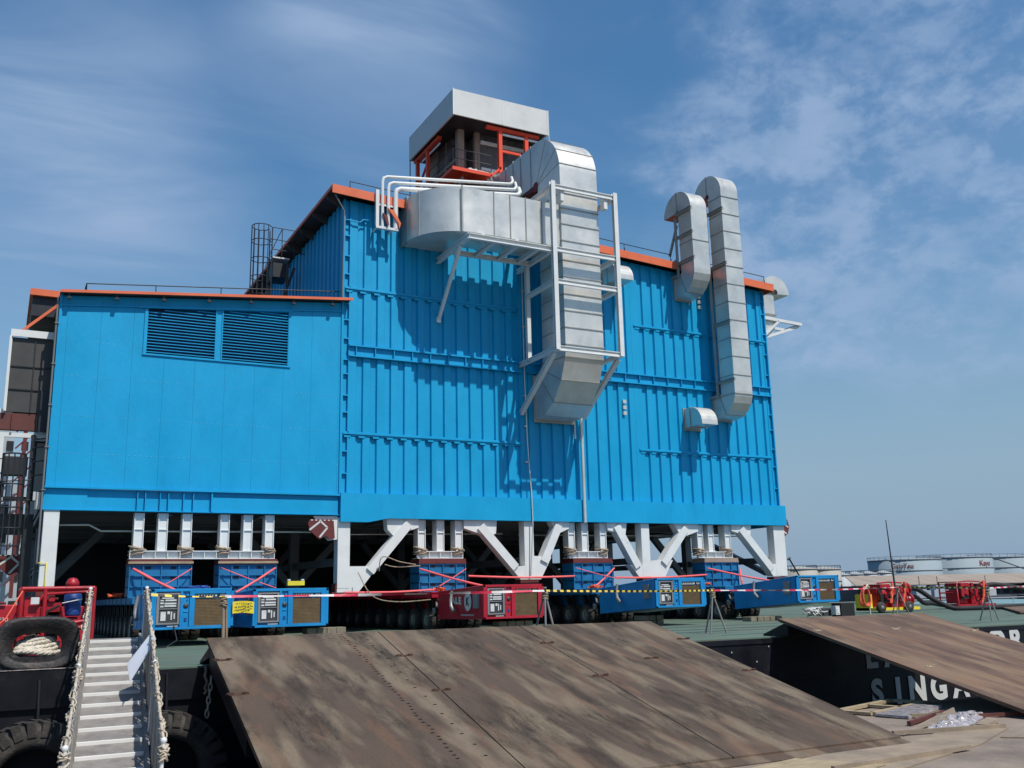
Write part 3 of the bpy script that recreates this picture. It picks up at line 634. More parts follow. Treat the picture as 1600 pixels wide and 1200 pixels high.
def ducts(m):
    XA,XB=20.92,22.86
    # ---- big plenum elbow + horizontal box (XY profile)
    z0,z1=16.22,18.2
    arcp=[(14.55,37.4)]+arc(16.75,36.85,2.22,180,270,44)
    outer=arcp+[(17.0,34.63)]
    inner=[(16.75,37.4),(16.85,36.75),(17.0,36.5)]
    b=MB(); b.prism(outer+inner[::-1],'z',z0,z1)
    b.prism([(34.63,z0+.001),(36.45,z0+.001),(36.45,z0+.5),(35.55,z1-.001),(34.63,z1-.001)],'x',17.0,20.95)  # hidden back corner chamfered, an invented shape letting sun reach the wall below
    pl=b.build('plenum_duct','galv',m)
    j=MB()
    for ang in (205,240):
        x,y=16.75+2.22*math.cos(RAD(ang)),36.85+2.22*math.sin(RAD(ang)); t=Vector((-math.sin(RAD(ang)),math.cos(RAD(ang)))); nn=Vector((math.cos(RAD(ang)),math.sin(RAD(ang))))
        if ang==240: continue
        P=[Vector((x,y))+nn*.035-t*.02,Vector((x,y))+nn*.035+t*.02,Vector((x,y))-nn*.02+t*.02,Vector((x,y))-nn*.02-t*.02]
        j.prism([tuple(v) for v in P],'z',z0-.03,z1+.03)
    j.box(14.5,14.58,36.7,37.45,z0-.06,z1+.06)
    for x in (17.66,18.44,19.2,20.0): j.box(x-.018,x+.018,34.59,35.5,z0-.03,z1+.03)
    j.box(16.13,16.2,34.6,34.65,z0-.03,z1+.03)
    build_each(j,'duct_flange','galv_joint',pl)
    # ---- vertical shaft with top elbow, run to the stack, and bottom elbow (YZ profile)
    cy,cz=36.68,19.87
    outer=[(34.5,11.6)]+[(34.5,19.6)]+arc(cy,cz,2.18,180,90,40)+[(41.9,cz+2.18)]
    inner=[(36.5,11.6),(36.5,cz-.1)]+[(36.55,cz+.08),(cy,cz+.13),(41.9,cz+.13)]
    b=MB(); b.prism(outer+inner[::-1],'x',XA,XB); sh=b.build('exhaust_shaft','galv',m)
    j=MB()
    for z in (18.75,18.02,17.28,16.5,15.6,14.85,14.05,13.3,12.55,11.78): j.box(XA-.03,XB+.03,34.465,36.45,z-.02,z+.02)
    for y in (37.1,38.1,38.87,39.66,40.43,41.2): j.box(XA-.03,XB+.03,y-.03,y+.03,cz+.1,cz+2.22)
    for ang in (172,150,118):
        p=Vector((cy,cz)); u=Vector((math.cos(RAD(ang)),math.sin(RAD(ang)))); nn=Vector((-u.y,u.x))*.018
        P=[tuple(p+u*.15+nn),tuple(p+u*2.21+nn),tuple(p+u*2.21-nn),tuple(p+u*.15-nn)]; j.prism(P,'x',XA-.012,XB+.02)
    build_each(j,'duct_flange','galv_joint',sh)
    hb=MB(); hb.disc((XA-.016,cy+.02,cz+.0),.24,'x'); hb.prism([(36.5,cz-.1),(37.5,cz-.05),(38.2,cz+.12),(36.9,cz+.12)],'x',XA+.05,XB-.05); hb.build('turning_vane_cap','maroon',sh)
    # bottom elbow
    b=MB(); 
    outer=[(34.5,11.6),(34.56,11.25),(34.95,10.3),(35.65,9.45),(36.5,9.02),(37.4,8.95)]; inner=[(36.5,11.6),(36.55,11.35),(36.75,11.15),(37.0,11.0),(37.2,10.95),(37.4,10.92)]
    b.prism(outer+inner[::-1],'x',XA,XB); eb=b.build('inlet_elbow','galv',m)
    j=MB()
    for (o1,i1) in ((1,1),(2,2),(3,3)):
        p=Vector(outer[o1]);q=Vector(inner[i1]); t=(q-p).normalized(); nn=Vector((-t.y,t.x))*.018; p=p-t*.03
        j.prism([tuple(p+nn),tuple(q+nn),tuple(q-nn),tuple(p-nn)],'x',XA-.02,XB+.02)
    j.box(XA-.08,XB+.08,37.3,37.42,8.85,8.95); j.box(XA-.08,XA,37.3,37.42,8.95,11.0); j.box(XB,XB+.08,37.3,37.42,8.95,11.0)
    build_each(j,'duct_flange','galv_joint',eb)
    # ---- support frame
    fx0,fx1,fy=20.22,23.45,34.02
    fr=MB()
    def I(p,q,w=.2,h=.22,up=(0,0,1)): fr.ibeam(p,q,w,h,up,.028)
    for x in (fx0,fx1): I((x,fy,11.35),(x,fy,18.95),.2,.2)
    for z in (18.72,15.83,14.38,11.42): I((fx0,fy-.0,z),(fx1,fy,z),.12,.22)
    for x in (fx0,fx1):
        for z in (18.72,15.83,14.38,11.42): I((x,fy,z),(x,(37.4 if z in(11.42,) else 36.6 if z<15 else 37.4),z),.16,.2)
        I((x,36.5,11.4),(x,36.5,16.0),.18,.18)
        I((x,34.3,11.3),(x,37.35,9.2),.18,.2)
    for x in (20.75,23.0): fr.box(x-.09,x+.09,34.05,34.35,18.15,18.7)
    fr.build('duct_frame','white',m)
    pf=MB()
    pf.ibeam((16.24,34.15,15.83),(20.15,34.15,15.83),.18,.24); pf.ibeam((16.24,36.2,15.83),(20.15,36.2,15.83),.16,.2); pf.ibeam((16.24,34.1,15.83),(16.24,37.4,15.78),.18,.24)
    for x in (17.5,18.6,19.6): pf.ibeam((x,34.25,15.84),(x,36.15,15.84),.16,.18)
    pf.bar((16.24,35.0,15.7),(16.24,37.35,13.1),.13); pf.box(16.15,16.33,37.3,37.4,12.95,13.2)
    for x,y in ((17,34.5),(18.6,34.5),(20,34.5)): pf.box(x,x+.15,y,y+.2,15.95,16.2)
    pf.build('duct_platform','white',m)
    # ---- ducts on the right: small curved one and tall one
    def goose(X0,X1,hubz,zb,name,joints,brk,strap_z):
        hy=36.78; r=1.08
        outer=[(35.7,zb+1.2),(35.7,hubz)]+arc(hy,hubz,r,180,0,48)
        inner=[(36.72,zb+1.2),(36.72,hubz),(36.84,hubz)]
        b=MB(); b.prism(outer+[(36.84,hubz),(36.72,hubz-.05),(36.72,zb+1.2)],'x',X0,X1); g=b.build(name,'galv',m)
        e=MB(); ot=[(35.7,zb+1.2)]+[(35.72,zb+.95),(35.85,zb+.62),(36.1,zb+.32),(36.42,zb+.12),(36.8,zb+.02),(37.4,zb)]
        e.prism(ot+[(37.4,zb+1.02),(36.95,zb+1.05),(36.72,zb+1.2)],'x',X0,X1,False); e.build('elbow','galv',g)
        j=MB()
        for z in joints: j.box(X0-.025,X1+.025,35.67,36.74,z-.018,z+.018)
        j.box(X0-.06,X1+.06,37.3,37.42,zb-.06,zb); j.box(X0-.06,X0,37.3,37.42,zb,zb+1.08)
        j.prism([(36.40,zb+.12),(36.44,zb+.10),(36.86,zb+1.1),(36.82,zb+1.12)],'x',X0-.02,X1+.02)
        j.box(X0-.02,X1+.02,hy-.03,hy+.03,hubz+.1,hubz+r+.03)
        build_each(j,'duct_flange','galv_joint',g)
        h=MB(); h.disc((X0-.012,hy-.02,hubz-.03),.13,'x',14); h.build('pivot_cap','maroon',g)
        o=MB(); o.box(X0+.03,X1-.03,36.86,37.8,hubz-.03,hubz-.012); o.build('outlet_screen','orange',g)
        s=MB()
        for z in strap_z: s.ibeam((X0-.08,35.55,z),(X0-.08,36.8,z),.12,.14); 
        for xx in (X0-.1,): s.bar((xx,36.85,zb+1.0),(xx,36.85,hubz-.3),.1)
        s.bar((X0-.1,36.9,zb+1.1),(X0-.1,37.45,zb+1.1),.12) if brk else None
        build_each(s,'duct_bracket','galv_joint',g); return g
    g=goose(29.15,30.15,20.02,15.62,'gooseneck_duct',(18.27,),True,(19.9,18.65,17.3))
    s=MB(); s.bar((28.95,37.3,17.25),(29.0,36.85,17.5),.12); s.bar((29.1,36.8,19.35),(29.05,37.45,17.9),.1); s.build('stay_bar','galv_joint',g)
    js=[20.9-.93*i for i in range(0,12)]
    goose(31.15,32.25,21.25,9.6,'tall_duct',js,True,(20.2,17.3,14.3,11.35) )
    # small wall hoods
    for x0,x1,zb,h in ((29.3,30.25,9.08,.95),(24.85,25.75,15.75,.95)):
        b=MB(); y0=36.15
        P=[(37.4,zb),(37.4,zb+h),(36.9,zb+h)]+arc(36.9,zb+.1,h-.1,90,180,8)+[(36.9-(h-.1),zb+.02),(36.95,zb+.02)]
        b.prism(P,'x',x0,x1); o=b.build('vent_hood','galv',m)
        j=MB(); j.box(x0-.03,x1+.03,36.88,36.93,zb-.03,zb+h+.03); j.box(x0-.08,x1+.05,37.36,37.43,zb-.1,zb+h+.05); build_each(j,'duct_flange','galv_joint',o)
    # duct on the right hand end wall (profile in XZ)
    b=MB(); b.prism([(35.0,16.9)]+arc(36.3,17.0,.98,180,0,48)+[(37.28,17.0)],'y',37.8,39.0); g=b.build('end_duct','galv',m)
    c=MB(); c.prism([(35.3,17.0),(36.2,17.0),(36.2,15.2),(35.9,14.6),(35.1,14.2),(35.1,15.0),(35.3,15.3)],'y',37.85,38.9); c.build('duct_body','galv',g)
    c=MB(); c.box(35.25,36.3,37.8,38.95,16.95,17.03); c.box(35.25,36.28,37.8,38.95,15.72,15.8); c.disc((36.3,37.785,17.05),.17,'y'); build_each(c,'duct_flange','galv_joint',g)
    c=MB(); c.disc((36.3,37.78,17.05),.15,'y'); c.build('pivot_cap','dark',g)
    c=MB()
    for y in (37.75,39.0):
        c.bar((35.05,y,15.5),(37.95,y,15.4),.12,.16); c.bar((35.05,y,14.35),(36.3,y,15.4),.12); 
    c.bar((35.1,37.9,14.35),(37.85,37.9,15.3),.14); c.bar((37.9,37.75,15.4),(37.9,39,15.4),.12)
    c.build('end_platform','white',m)
    # three vertical-to-horizontal vent pipes
    for k,(x,zt,r_) in enumerate(((13.43,19.05,.07),(13.70,18.82,.075),(14.03,18.60,.105))):
        b=MB(); xe=19.75+k*.18; dz=(xe-x)*.125
        P=[(x,36.82,16.7),(x,36.82,zt-.25),(x+.06,36.82,zt-.08),(x+.22,36.82,zt)]
        P+=[(xe-.2,36.82,zt+dz-.02),(xe-.05,36.82,zt+dz+.03),(xe+.05,36.86,zt+dz+.18),(xe+.03,36.95,zt+dz+.42)]
        b.tube(P,r_,10); b.build('vent_pipe','white',m)
    b=MB(); b.box(13.12,13.26,36.75,36.9,16.65,18.35); b.box(13.12,14.15,36.74,36.9,16.62,16.72); b.box(13.12,14.15,36.86,36.92,17.7,17.78)
    for x in (13.2,13.9): b.bar((x,36.9,16.67),(x,37.4,16.67),.06)
    b.build('pipe_bracket','white',m)
    b=MB(); b.prism([(13.62,17.55),(13.9,17.5),(14.22,16.95),(14.15,16.7),(14.1,16.95)],'y',36.66,36.74); b.build('faded_banner','orange',m)
    b=MB(); b.prism([(13.4,17.3),(13.6,17.2),(13.68,16.8),(13.6,16.75)],'y',36.66,36.74); b.build('purple_cloth','maroon',m)
def stack(m):
    X0,X1,Y0,Y1=18.7,24.22,41.0,47.0
    h=MB(); h.box(X0,X1,Y0,Y0+.08,25.17,26.58); h.box(X0,X1,Y1-.08,Y1,25.17,26.58); h.box(X0,X0+.08,Y0+.08,Y1-.08,25.17,26.58); h.box(X1-.08,X1,Y0+.08,Y1-.08,25.17,26.58); h.box(X0+.08,X1-.08,Y0+.08,Y1-.08,26.3,26.38)
    hd=h.build('stack_hood','hoodwhite',m)
    c=MB(); c.box(X0-.02,X0+.03,Y0-.02,Y0+.03,25.15,26.6); c.box(X0+2.8,X0+2.83,Y0-.012,Y0,25.2,26.55); c.box(X1-.03,X1+.02,Y0-.02,Y0+.03,25.15,26.6); c.tube([(X1+.05,Y0+.0,26.6),(X1+.05,Y0,23.6)],.025,6); build_each(c,'edge_trim','white',hd)
    c=MB(); c.box(X0+.1,X1-.1,Y0+.1,Y1-.1,25.2,25.28); c.build('hood_soffit','black_steel',hd)
    b=MB(); b.box(19.75,23.9,42.5,46.4,18,22.5); b.box(20.75,23.9,42.5,46.4,22.5,25.2); b.box(19.72,20.75,43.6,46.4,22.5,25.2)
    b.build('stack_casing','casing',m)
    p=MB(); p.box(19.6,19.95,42.4,42.75,20.3,25.2); p.box(20.55,20.85,42.38,42.6,22.6,25.2); p.box(19.66,19.74,44.1,44.2,20.3,25.2)
    p.box(19.65,19.75,42.7,46.4,23.6,23.75); p.box(19.65,19.75,45.2,46.4,20.4,25.2); p.build('corner_post','tan',m)
    p=MB(); p.box(20.9,23.7,42.36,42.5,24.65,24.8); p.box(20.9,23.8,42.30,42.5,23.1,23.25); p.box(23.55,23.7,42.36,42.5,23.25,24.65)
    p.bar((20.0,42.1,22.85),(23.2,42.1,22.75),.14); 
    for x in (20.2,20.5,21.4,22.2,22.9): p.tube([(x,42.2,22.5),(x,42.2,23.0)],.07,8)
    p.tube([(19.65,42.0,22.3),(19.65,44.5,22.2)],.08,8); p.tube([(19.5,42.0,21.9),(19.5,44.5,21.8)],.05,8)
    p.build('stack_pipework','white',m)
    f_=MB()
    for x in (21.5,23.05): f_.box(x-.1,x+.1,41.25,41.45,22.6 if x<22 else 23.3,25.16)
    f_.box(20.7,23.8,41.22,41.42,24.98,25.14); f_.box(21.5,22.7,41.28,41.38,23.8,23.92); f_.bar((21.4,41.35,22.75),(20.9,41.35,22.35),.1)
    for y,z0 in ((46.5,23.2),(45.05,22.9)): f_.box(18.92,19.1,y-.1,y+.1,z0,25.16)
    f_.box(18.9,19.12,43.4,46.8,24.95,25.12); f_.bar((19.0,46.5,23.2),(19.0,45.05,24.3),.1); f_.bar((19.0,44.9,23.2),(19.0,46.4,22.9),.1)
    build_each(f_,'orange_frame','redorange',m)
    w=MB(); w.box(21.65,23.75,41.3,41.36,24.76,24.86); w.box(19.04,19.08,43.5,46,24.7,24.8); build_each(w,'trolley_rail','white',m)
    q=MB(); q.box(18.75,20.95,41.25,41.37,22.28,22.46); q.box(18.75,18.87,41.37,44.3,22.28,22.46); q.box(18.87,20.95,41.37,44.3,22.36,22.42)
    for x in (19.4,20.1): q.box(x,x+.1,41.37,44.3,22.24,22.36)
    q.bar((20.9,41.3,22.3),(21.5,41.3,22.9),.1); q.build('service_platform','redorange',m)
    q=MB()
    for z in (22.95,23.45): q.tube([(18.8,44.3,z),(18.8,41.3,z),(20.95,41.3,z),],.022,6)
    for x,y in ((18.8,41.3),(18.8,42.3),(18.8,43.3),(18.8,44.3),(19.5,41.3),(20.2,41.3),(20.95,41.3),(22.2,41.3)): q.tube([(x,y,22.4),(x,y,23.45)],.02,6)
    q.tube([(18.9,44.5,22.3),(18.9,46.8,21.2)],.05,6); q.tube([(18.9,46.8,22.8),(18.9,44.4,21.9)],.04,6); q.tube([(18.72,46.9,25.2),(18.72,46.9,21)],.03,6)
    q.build('platform_railing','black_steel',m)
    s=MB(); s.box(19.5,24.2,42.2,46.8,17.6,18.2); s.build('stack_base','maroon',m)
def left_things(m):
    # intake hood and stair tower at the left end wall
    b=MB(); b.box(-.16,1.35,38.3,38.36,10.86,11.12); b.box(-.16,-.10,38.36,42,8.1,11.12); b.box(-.19,-.12,38.28,38.36,8.1,10.86); b.box(-.9,.1,38.5,38.58,8.05,8.2); b.build('hood_edge','white',m)
    b=MB(); b.box(-.1,1.32,38.42,42,8.1,10.84)
    b.build('intake_hood','darkgrey',m)
    b=MB(); 
    for x in (.65,): b.box(x,x+.04,38.38,38.42,8.1,10.84)
    for z in (9.75,8.9): b.box(-.1,1.3,38.38,38.42,z,z+.04)
    b.box(.9,1.28,38.3,38.4,7.4,8.9); b.build('hood_rib','black_steel',m)
    b=MB(); b.box(-1.2,1.2,38.45,38.7,7.45,8.05); b.box(-.9,-.8,38.38,38.45,7.45,8.05); b.box(.1,.16,38.38,38.45,7.45,8.05); b.build('brown_beam','brick_brown',m)
    b=MB(); b.box(-1,1.3,38.5,38.6,7.2,7.36); b.box(-.22,-.08,38.5,38.6,4.4,7.2); b.build('portal_frame','white',m)
    b=MB(); 
    b.box(.78,.93,38.4,38.5,1.8,7.3); b.box(.9,1.3,39.2,39.3,5.0,7.2)
    b.box(-.1,.75,38.8,39.4,5.9,6.55); b.box(-.12,.06,38.3,38.5,5.05,5.6); b.box(.05,.9,38.7,39.3,5.0,5.1)
    b.build('stair_tower','black_steel',m)
    b=MB(); b.box(1.0,1.3,39.0,39.05,5.0,7.1); b.build('corrugated_screen','galv_joint',m)
    b=MB(); b.box(-1.5,1.1,39.4,41,3.9,4.55); b.box(.75,1.1,38.9,39.3,1.6,4.2); b.build('walkway_deck','darkgrey',m)
    b=MB(); cx,cy,r=.30,37.6,.36
    for i in range(7):
        a=RAD(180+i*30); b.tube([(cx+r*math.cos(a),cy+r*math.sin(a),3.0),(cx+r*math.cos(a),cy+r*math.sin(a),6.45)],.025,5)
    for z in (3.3,3.9,4.6,5.4,6.45): b.tube([(cx+r*math.cos(RAD(170+i*20)),cy+r*math.sin(RAD(170+i*20)),z) for i in range(11)],.03,5)
    for z in (5.2,5.8,6.3,6.8,7.1): b.tube([(.9,38.2,z),(1.35,38.0,z+.05)],.025,5)
    for z in (4.9,5.6,6.4): b.tube([(-.9,38.2,z-.1),(.9,38.2,z+.05)],.022,5)
    b.build('cage_ladder','black_steel',m)
    b=MB(); b.box(1.05,1.22,37.9,38.1,4.6,5.2); b.box(.98,1.1,37.8,37.9,4.9,5.2); b.build('junction_box','galv',m)
    b=MB(); b.tube([(1.3,37.3,2.72),(1.55,37.3,2.73),(1.55,37.3,1.9)],.02,5); b.build('yellow_hose','yellow',m)
    # set-back orange roofed annex behind the low roof
    b=MB(); b.box(.45,1.9,39.4,44,12.0,12.75); b.build('annex_wall','black_steel',m)
    b=MB(); b.box(.35,1.95,39.2,44.2,12.75,13.0); b.bar((.2,38.6,11.15),(1.3,38.6,12.25),.12,.1); b.build('annex_roof','orange',m)
# ================================================================ transport trailers
WHEEL={}
def trailer(X0,zb,zt,kind,label,front_label=None):
    t=thing('self_propelled_trailer',label,'transport trailer',(X0+1.2,31.3,0),'multi axle transport trailers under the module')
    W=2.43; X1=X0+W; P='truck_red' if kind=='red' else 'truck_blue'
    d=MB(); d.box(X0,X1,35.9,64,1.27,1.5); 
    for i in range(20): d.box(X0-.03,X0,36.2+i*1.4,36.26+i*1.4,1.22,1.5)
    d.box(X0+.6,X1-.6,35.5,64,.8,1.27); d.build('deck','truck_red' if kind=='red' else 'box_blue',t,bevel=.01)
    # power pack body: slopes up a little towards the front
    Yf,Yb=31.3,35.35
    def body(x0,x1,y0,y1,g0,g1): # g: fraction of height
        def z(y,g): u=(y-Yf)/(Yb-Yf); lo=zb+(.46-zb)*u; hi=zt+(1.5-zt)*u; return lo+(hi-lo)*g
        return [(x0,y0,z(y0,g0)),(x1,y0,z(y0,g0)),(x1,y1,z(y1,g0)),(x0,y1,z(y1,g0)),(x0,y0,z(y0,g1)),(x1,y0,z(y0,g1)),(x1,y1,z(y1,g1)),(x0,y1,z(y1,g1))]
    def F(mb,a,b,c,e,dy0=-.0,dy1=.05):  # a rectangle on the front face, fractions
        H=zt-zb; mb.box(X0+a*W,X0+b*W,Yf+dy0,Yf+dy1,zb+c*H,zb+e*H)
    b=MB(); b.hexa(body(X0+.02,X1-.02,Yf+.12,Yb,.03,.97)); b.hexa(body(X0,X1,Yf+.05,Yb,0,.05)); b.hexa(body(X0,X1,Yf+.02,Yb,.95,1.0))
    b.hexa(body(X0-.0,X0+.03,Yb-1.0,Yb-.9,.05,.95)); b.hexa(body(X0,X0+.03,Yf+.3,Yf+.36,.05,.95))
    b.hexa(body(X0,X0+.03,Yf+2.3,Yf+2.33,.05,.95))
    b.build('power_pack',P,t,bevel=.012)
    c=MB()
    F(c,0,.035,0,1); F(c,.965,1,0,1); F(c,0,1,.93,1); F(c,0,1,0,.06); F(c,.035,.06,.06,.93); F(c,.345,.375,.06,.93); F(c,.455,.52,.06,.93); F(c,.90,.965,.06,.93)
    F(c,.375,.455,.06,.93,.05,.09); F(c,.52,.90,.87,.93); F(c,.385,.445,.42,.45,.03,.05); F(c,.385,.445,.78,.8,.03,.05); F(c,.52,.90,.06,.08)
    c.build('front_frame',P,t,bevel=.008)
    g=MB(); F(g,.52,.90,.08,.74,.07,.10); gm=g.build('radiator_grille','mesh',t)
    wv=MB(); H=zt-zb
    n=26 
    for i in range(n): x=X0+(.52+.38*(i+.5)/n)*W; wv.box(x-.004,x+.004,Yf+.062,Yf+.069,zb+.08*H,zb+.74*H)
    for i in range(18): z=zb+(.08+.66*(i+.5)/18)*H; wv.box(X0+.52*W,X0+.9*W,Yf+.056,Yf+.062,z-.004,z+.004)
    wv.build('grille_wire','mesh_wire',gm)
    l=MB(); F(l,.535,.79,.775,.86,.035,.05); F(l,.83,.885,.775,.86,.035,.05); l.build('sign_strip','letter',t)
    l2=MB()
    for i in range(7): F(l2,.54+i*.034,.562+i*.034,.80,.85,.028,.034)
    F(l2,.845,.87,.80,.84,.028,.034); l2.build('strip_symbol','panel' if kind!='red' else 'maroon',t)
    k=MB(); F(k,.065,.34,.12,.90,.06,.10); pn=k.build('control_panel','panel',t)
    fr=MB(); F(fr,.065,.34,.86,.90,.0,.06); F(fr,.065,.34,.13,.17,.0,.06); F(fr,.065,.095,.17,.86,.0,.06); F(fr,.315,.34,.17,.86,.0,.06); F(fr,.095,.315,.50,.52,.03,.06); fr.build('panel_frame','frame_grey',pn)
    gg=MB()
    for (a,bb,cc,e) in ((.11,.15,.70,.73),(.17,.30,.70,.74),(.11,.15,.63,.67),(.16,.30,.62,.66),(.11,.15,.55,.59),(.16,.30,.56,.60),(.13,.27,.76,.79),(.12,.18,.22,.44),(.24,.255,.24,.44),(.275,.29,.26,.40),(.20,.23,.38,.45)): F(gg,a,bb,cc,e,.045,.06)
    F(gg,.20,.33,.075,.10,.03,.05)
    gg.build('gauge','gauge',pn)
    rv=MB(); rv.lathe([(0,0),(.062*W/2.43*1.2,0),(.075,.02)],(X0+.415*W,Yf+.028,zb+.58*H),'y',18); rv.build('round_vent','panel',t)
    kb=MB(); F(kb,.40,.43,.2,.28,.03,.05); F(kb,.40,.415,.84,.88,.02,.05); F(kb,.42,.43,.7,.73,.02,.05); kb.build('knob','blue_tarp',t)
    # details on the left flank
    sd=MB(); sd.box(X0-.06,X0+.02,Yf+.40,Yf+.76,zb+.32*H,zb+.80*H); sd.build('side_cabinet','frame_grey',t)
    ho=MB(); ho.tube([(X0-.07,Yf+2.55,zt-.17),(X0-.12,Yf+2.55,zt-.5),(X0-.13,Yf+2.5,zt-.72),(X0-.1,Yf+2.3,zt-.9)],[.05,.06,.07,.08],8); ho.build('air_hose','galv_joint' if kind=='red' else 'frame_grey',t)
    pv=MB(); pv.tube([(X0+.3,35.5,1.0),(X0+.1,35.7,.9),(X0+.2,35.9,1.1)],.05,6); pv.lathe([(.02,0),(.13,0),(.13,.06),(.02,.06)],(X0-.02,35.75,.75),'x',14); pv.tube([(X0+.4,35.4,1.3),(X0+.2,35.8,1.2),(X0+.5,36.1,1.0)],.035,6); pv.build('steering_valve','rim',t)
    if kind=='red':
        text('A','lettering',.34,(X0-.006,34.02,1.03),LEFT,'letter',t,bold=.014,sx=1.35); text('L','lettering',.34,(X0-.006,33.68,1.03),LEFT,'letter',t,bold=.014,sx=1.35); text('E','lettering',.34,(X0-.006,33.40,1.03),LEFT,'letter',t,bold=.014,sx=1.35)
        ov=MB(); ov.add([(X0-.008,32.60+.30*math.cos(2*PI*i/24),1.10+.33*math.sin(2*PI*i/24)) for i in range(24)],[tuple(range(24))]); ob=ov.build('oval_emblem','letter',t)
        text('K','lettering',.40,(X0-.014,32.76,.97),LEFT,'panel',ob,bold=.014)
        text('WWW.ALE-HEAVYLIFT.COM','lettering',.085,(X0-.006,33.2,.60),LEFT,'letter',t)
    # wheels
    if 'w' not in WHEEL:
        b=MB()
        for x0 in (X0+.04,X0+.40):
            w=.30; R=.41; b.lathe([(.22,.02),(.30,0),(R-.05,0),(R,.05),(R,w-.05),(R-.05,w),(.30,w),(.22,w-.02)],(x0,36.65,R),'x',22)
            for i in range(18):
                a=2*PI*i/18; ca,sa=math.cos(a),math.sin(a); c0=Vector((x0,36.65+R*ca,R+R*sa)); tt=Vector((0,-sa,ca))*.035; rr=Vector((0,ca,sa))*.022
                sh=Vector((0,-sa,ca))*.04
                b.hexa([tuple(c0-tt-rr),tuple(c0+Vector((w/2,0,0))-tt-rr+sh),tuple(c0+Vector((w/2,0,0))+tt-rr+sh),tuple(c0+tt-rr),tuple(c0-tt+rr),tuple(c0+Vector((w/2,0,0))-tt+rr+sh),tuple(c0+Vector((w/2,0,0))+tt+rr+sh),tuple(c0+tt+rr)])
        wh=b.build('wheel','tyre',t)
        rm=MB(); rm.lathe([(.0,.04),(.07,.03),(.08,.09),(.17,.10),(.2,.03),(.235,.015),(.235,.06)],(X0+.04,36.65,.41),'x',18)
        for i in range(8): a=2*PI*i/8; rm.box(X0+.115,X0+.14,36.65+.13*math.cos(a)-.012,36.65+.13*math.cos(a)+.012,.41+.13*math.sin(a)-.012,.41+.13*math.sin(a)+.012)
        ri=rm.build('rim','rim',wh)
        WHEEL['w']=(wh,ri,X0)
    wh,ri,xw=WHEEL['w']; first=(xw==X0)
    for i in range(12):
        for side in (0,1):
            if first and i==0 and side==0: continue
            w=wh.copy(); COL.objects.link(w); w.parent=t; w.matrix_parent_inverse=Matrix.Translation(-Vector(t.location)); w.location=(X0-xw+side*1.66,i*1.4+(.0 if side==0 else .03),0)
            q=ri.copy(); COL.objects.link(q); q.parent=w; q.matrix_parent_inverse=Matrix.Identity(4)
    for i in range(12):
        y=36.65+i*1.4
        for s_ in (0,1): ax=MB(); ax.box(X0+.34+s_*1.66,X0+.40+s_*1.66,y-.1,y+.1,.3,1.2); ax.bar((X0+.37+s_*1.66,y,.45),(X0+.37+s_*1.66,y+.5,1.2),.16); ax.build('axle_arm','dark',t)
    return t
def trailers():
    trailer(4.22,.50,1.70,'blue','leftmost blue power pack trailer, loose blue tarp on top, beside the gangway')
    trailer(7.24,.47,1.66,'blue','blue power pack trailer second from the left, a yellow beacon box on its roof')
    trailer(15.26,.49,1.67,'red','the only red power pack trailer, white lettering and oval emblem on its flank')
    trailer(22.65,.70,1.82,'blue','blue power pack trailer between the red one and the rightmost one')
    trailer(29.90,.73,1.85,'blue','rightmost blue power pack trailer standing under the right end of the module')
BOXL={4.23:'blue stiffened steel support box above the leftmost blue trailer',7.34:'blue stiffened steel support box on the second trailer from the left',15.29:'blue stiffened steel support box on the red trailer with maroon cap',22.63:'blue stiffened steel support box on the middle right blue trailer',29.93:'blue stiffened steel support box on the rightmost trailer'}
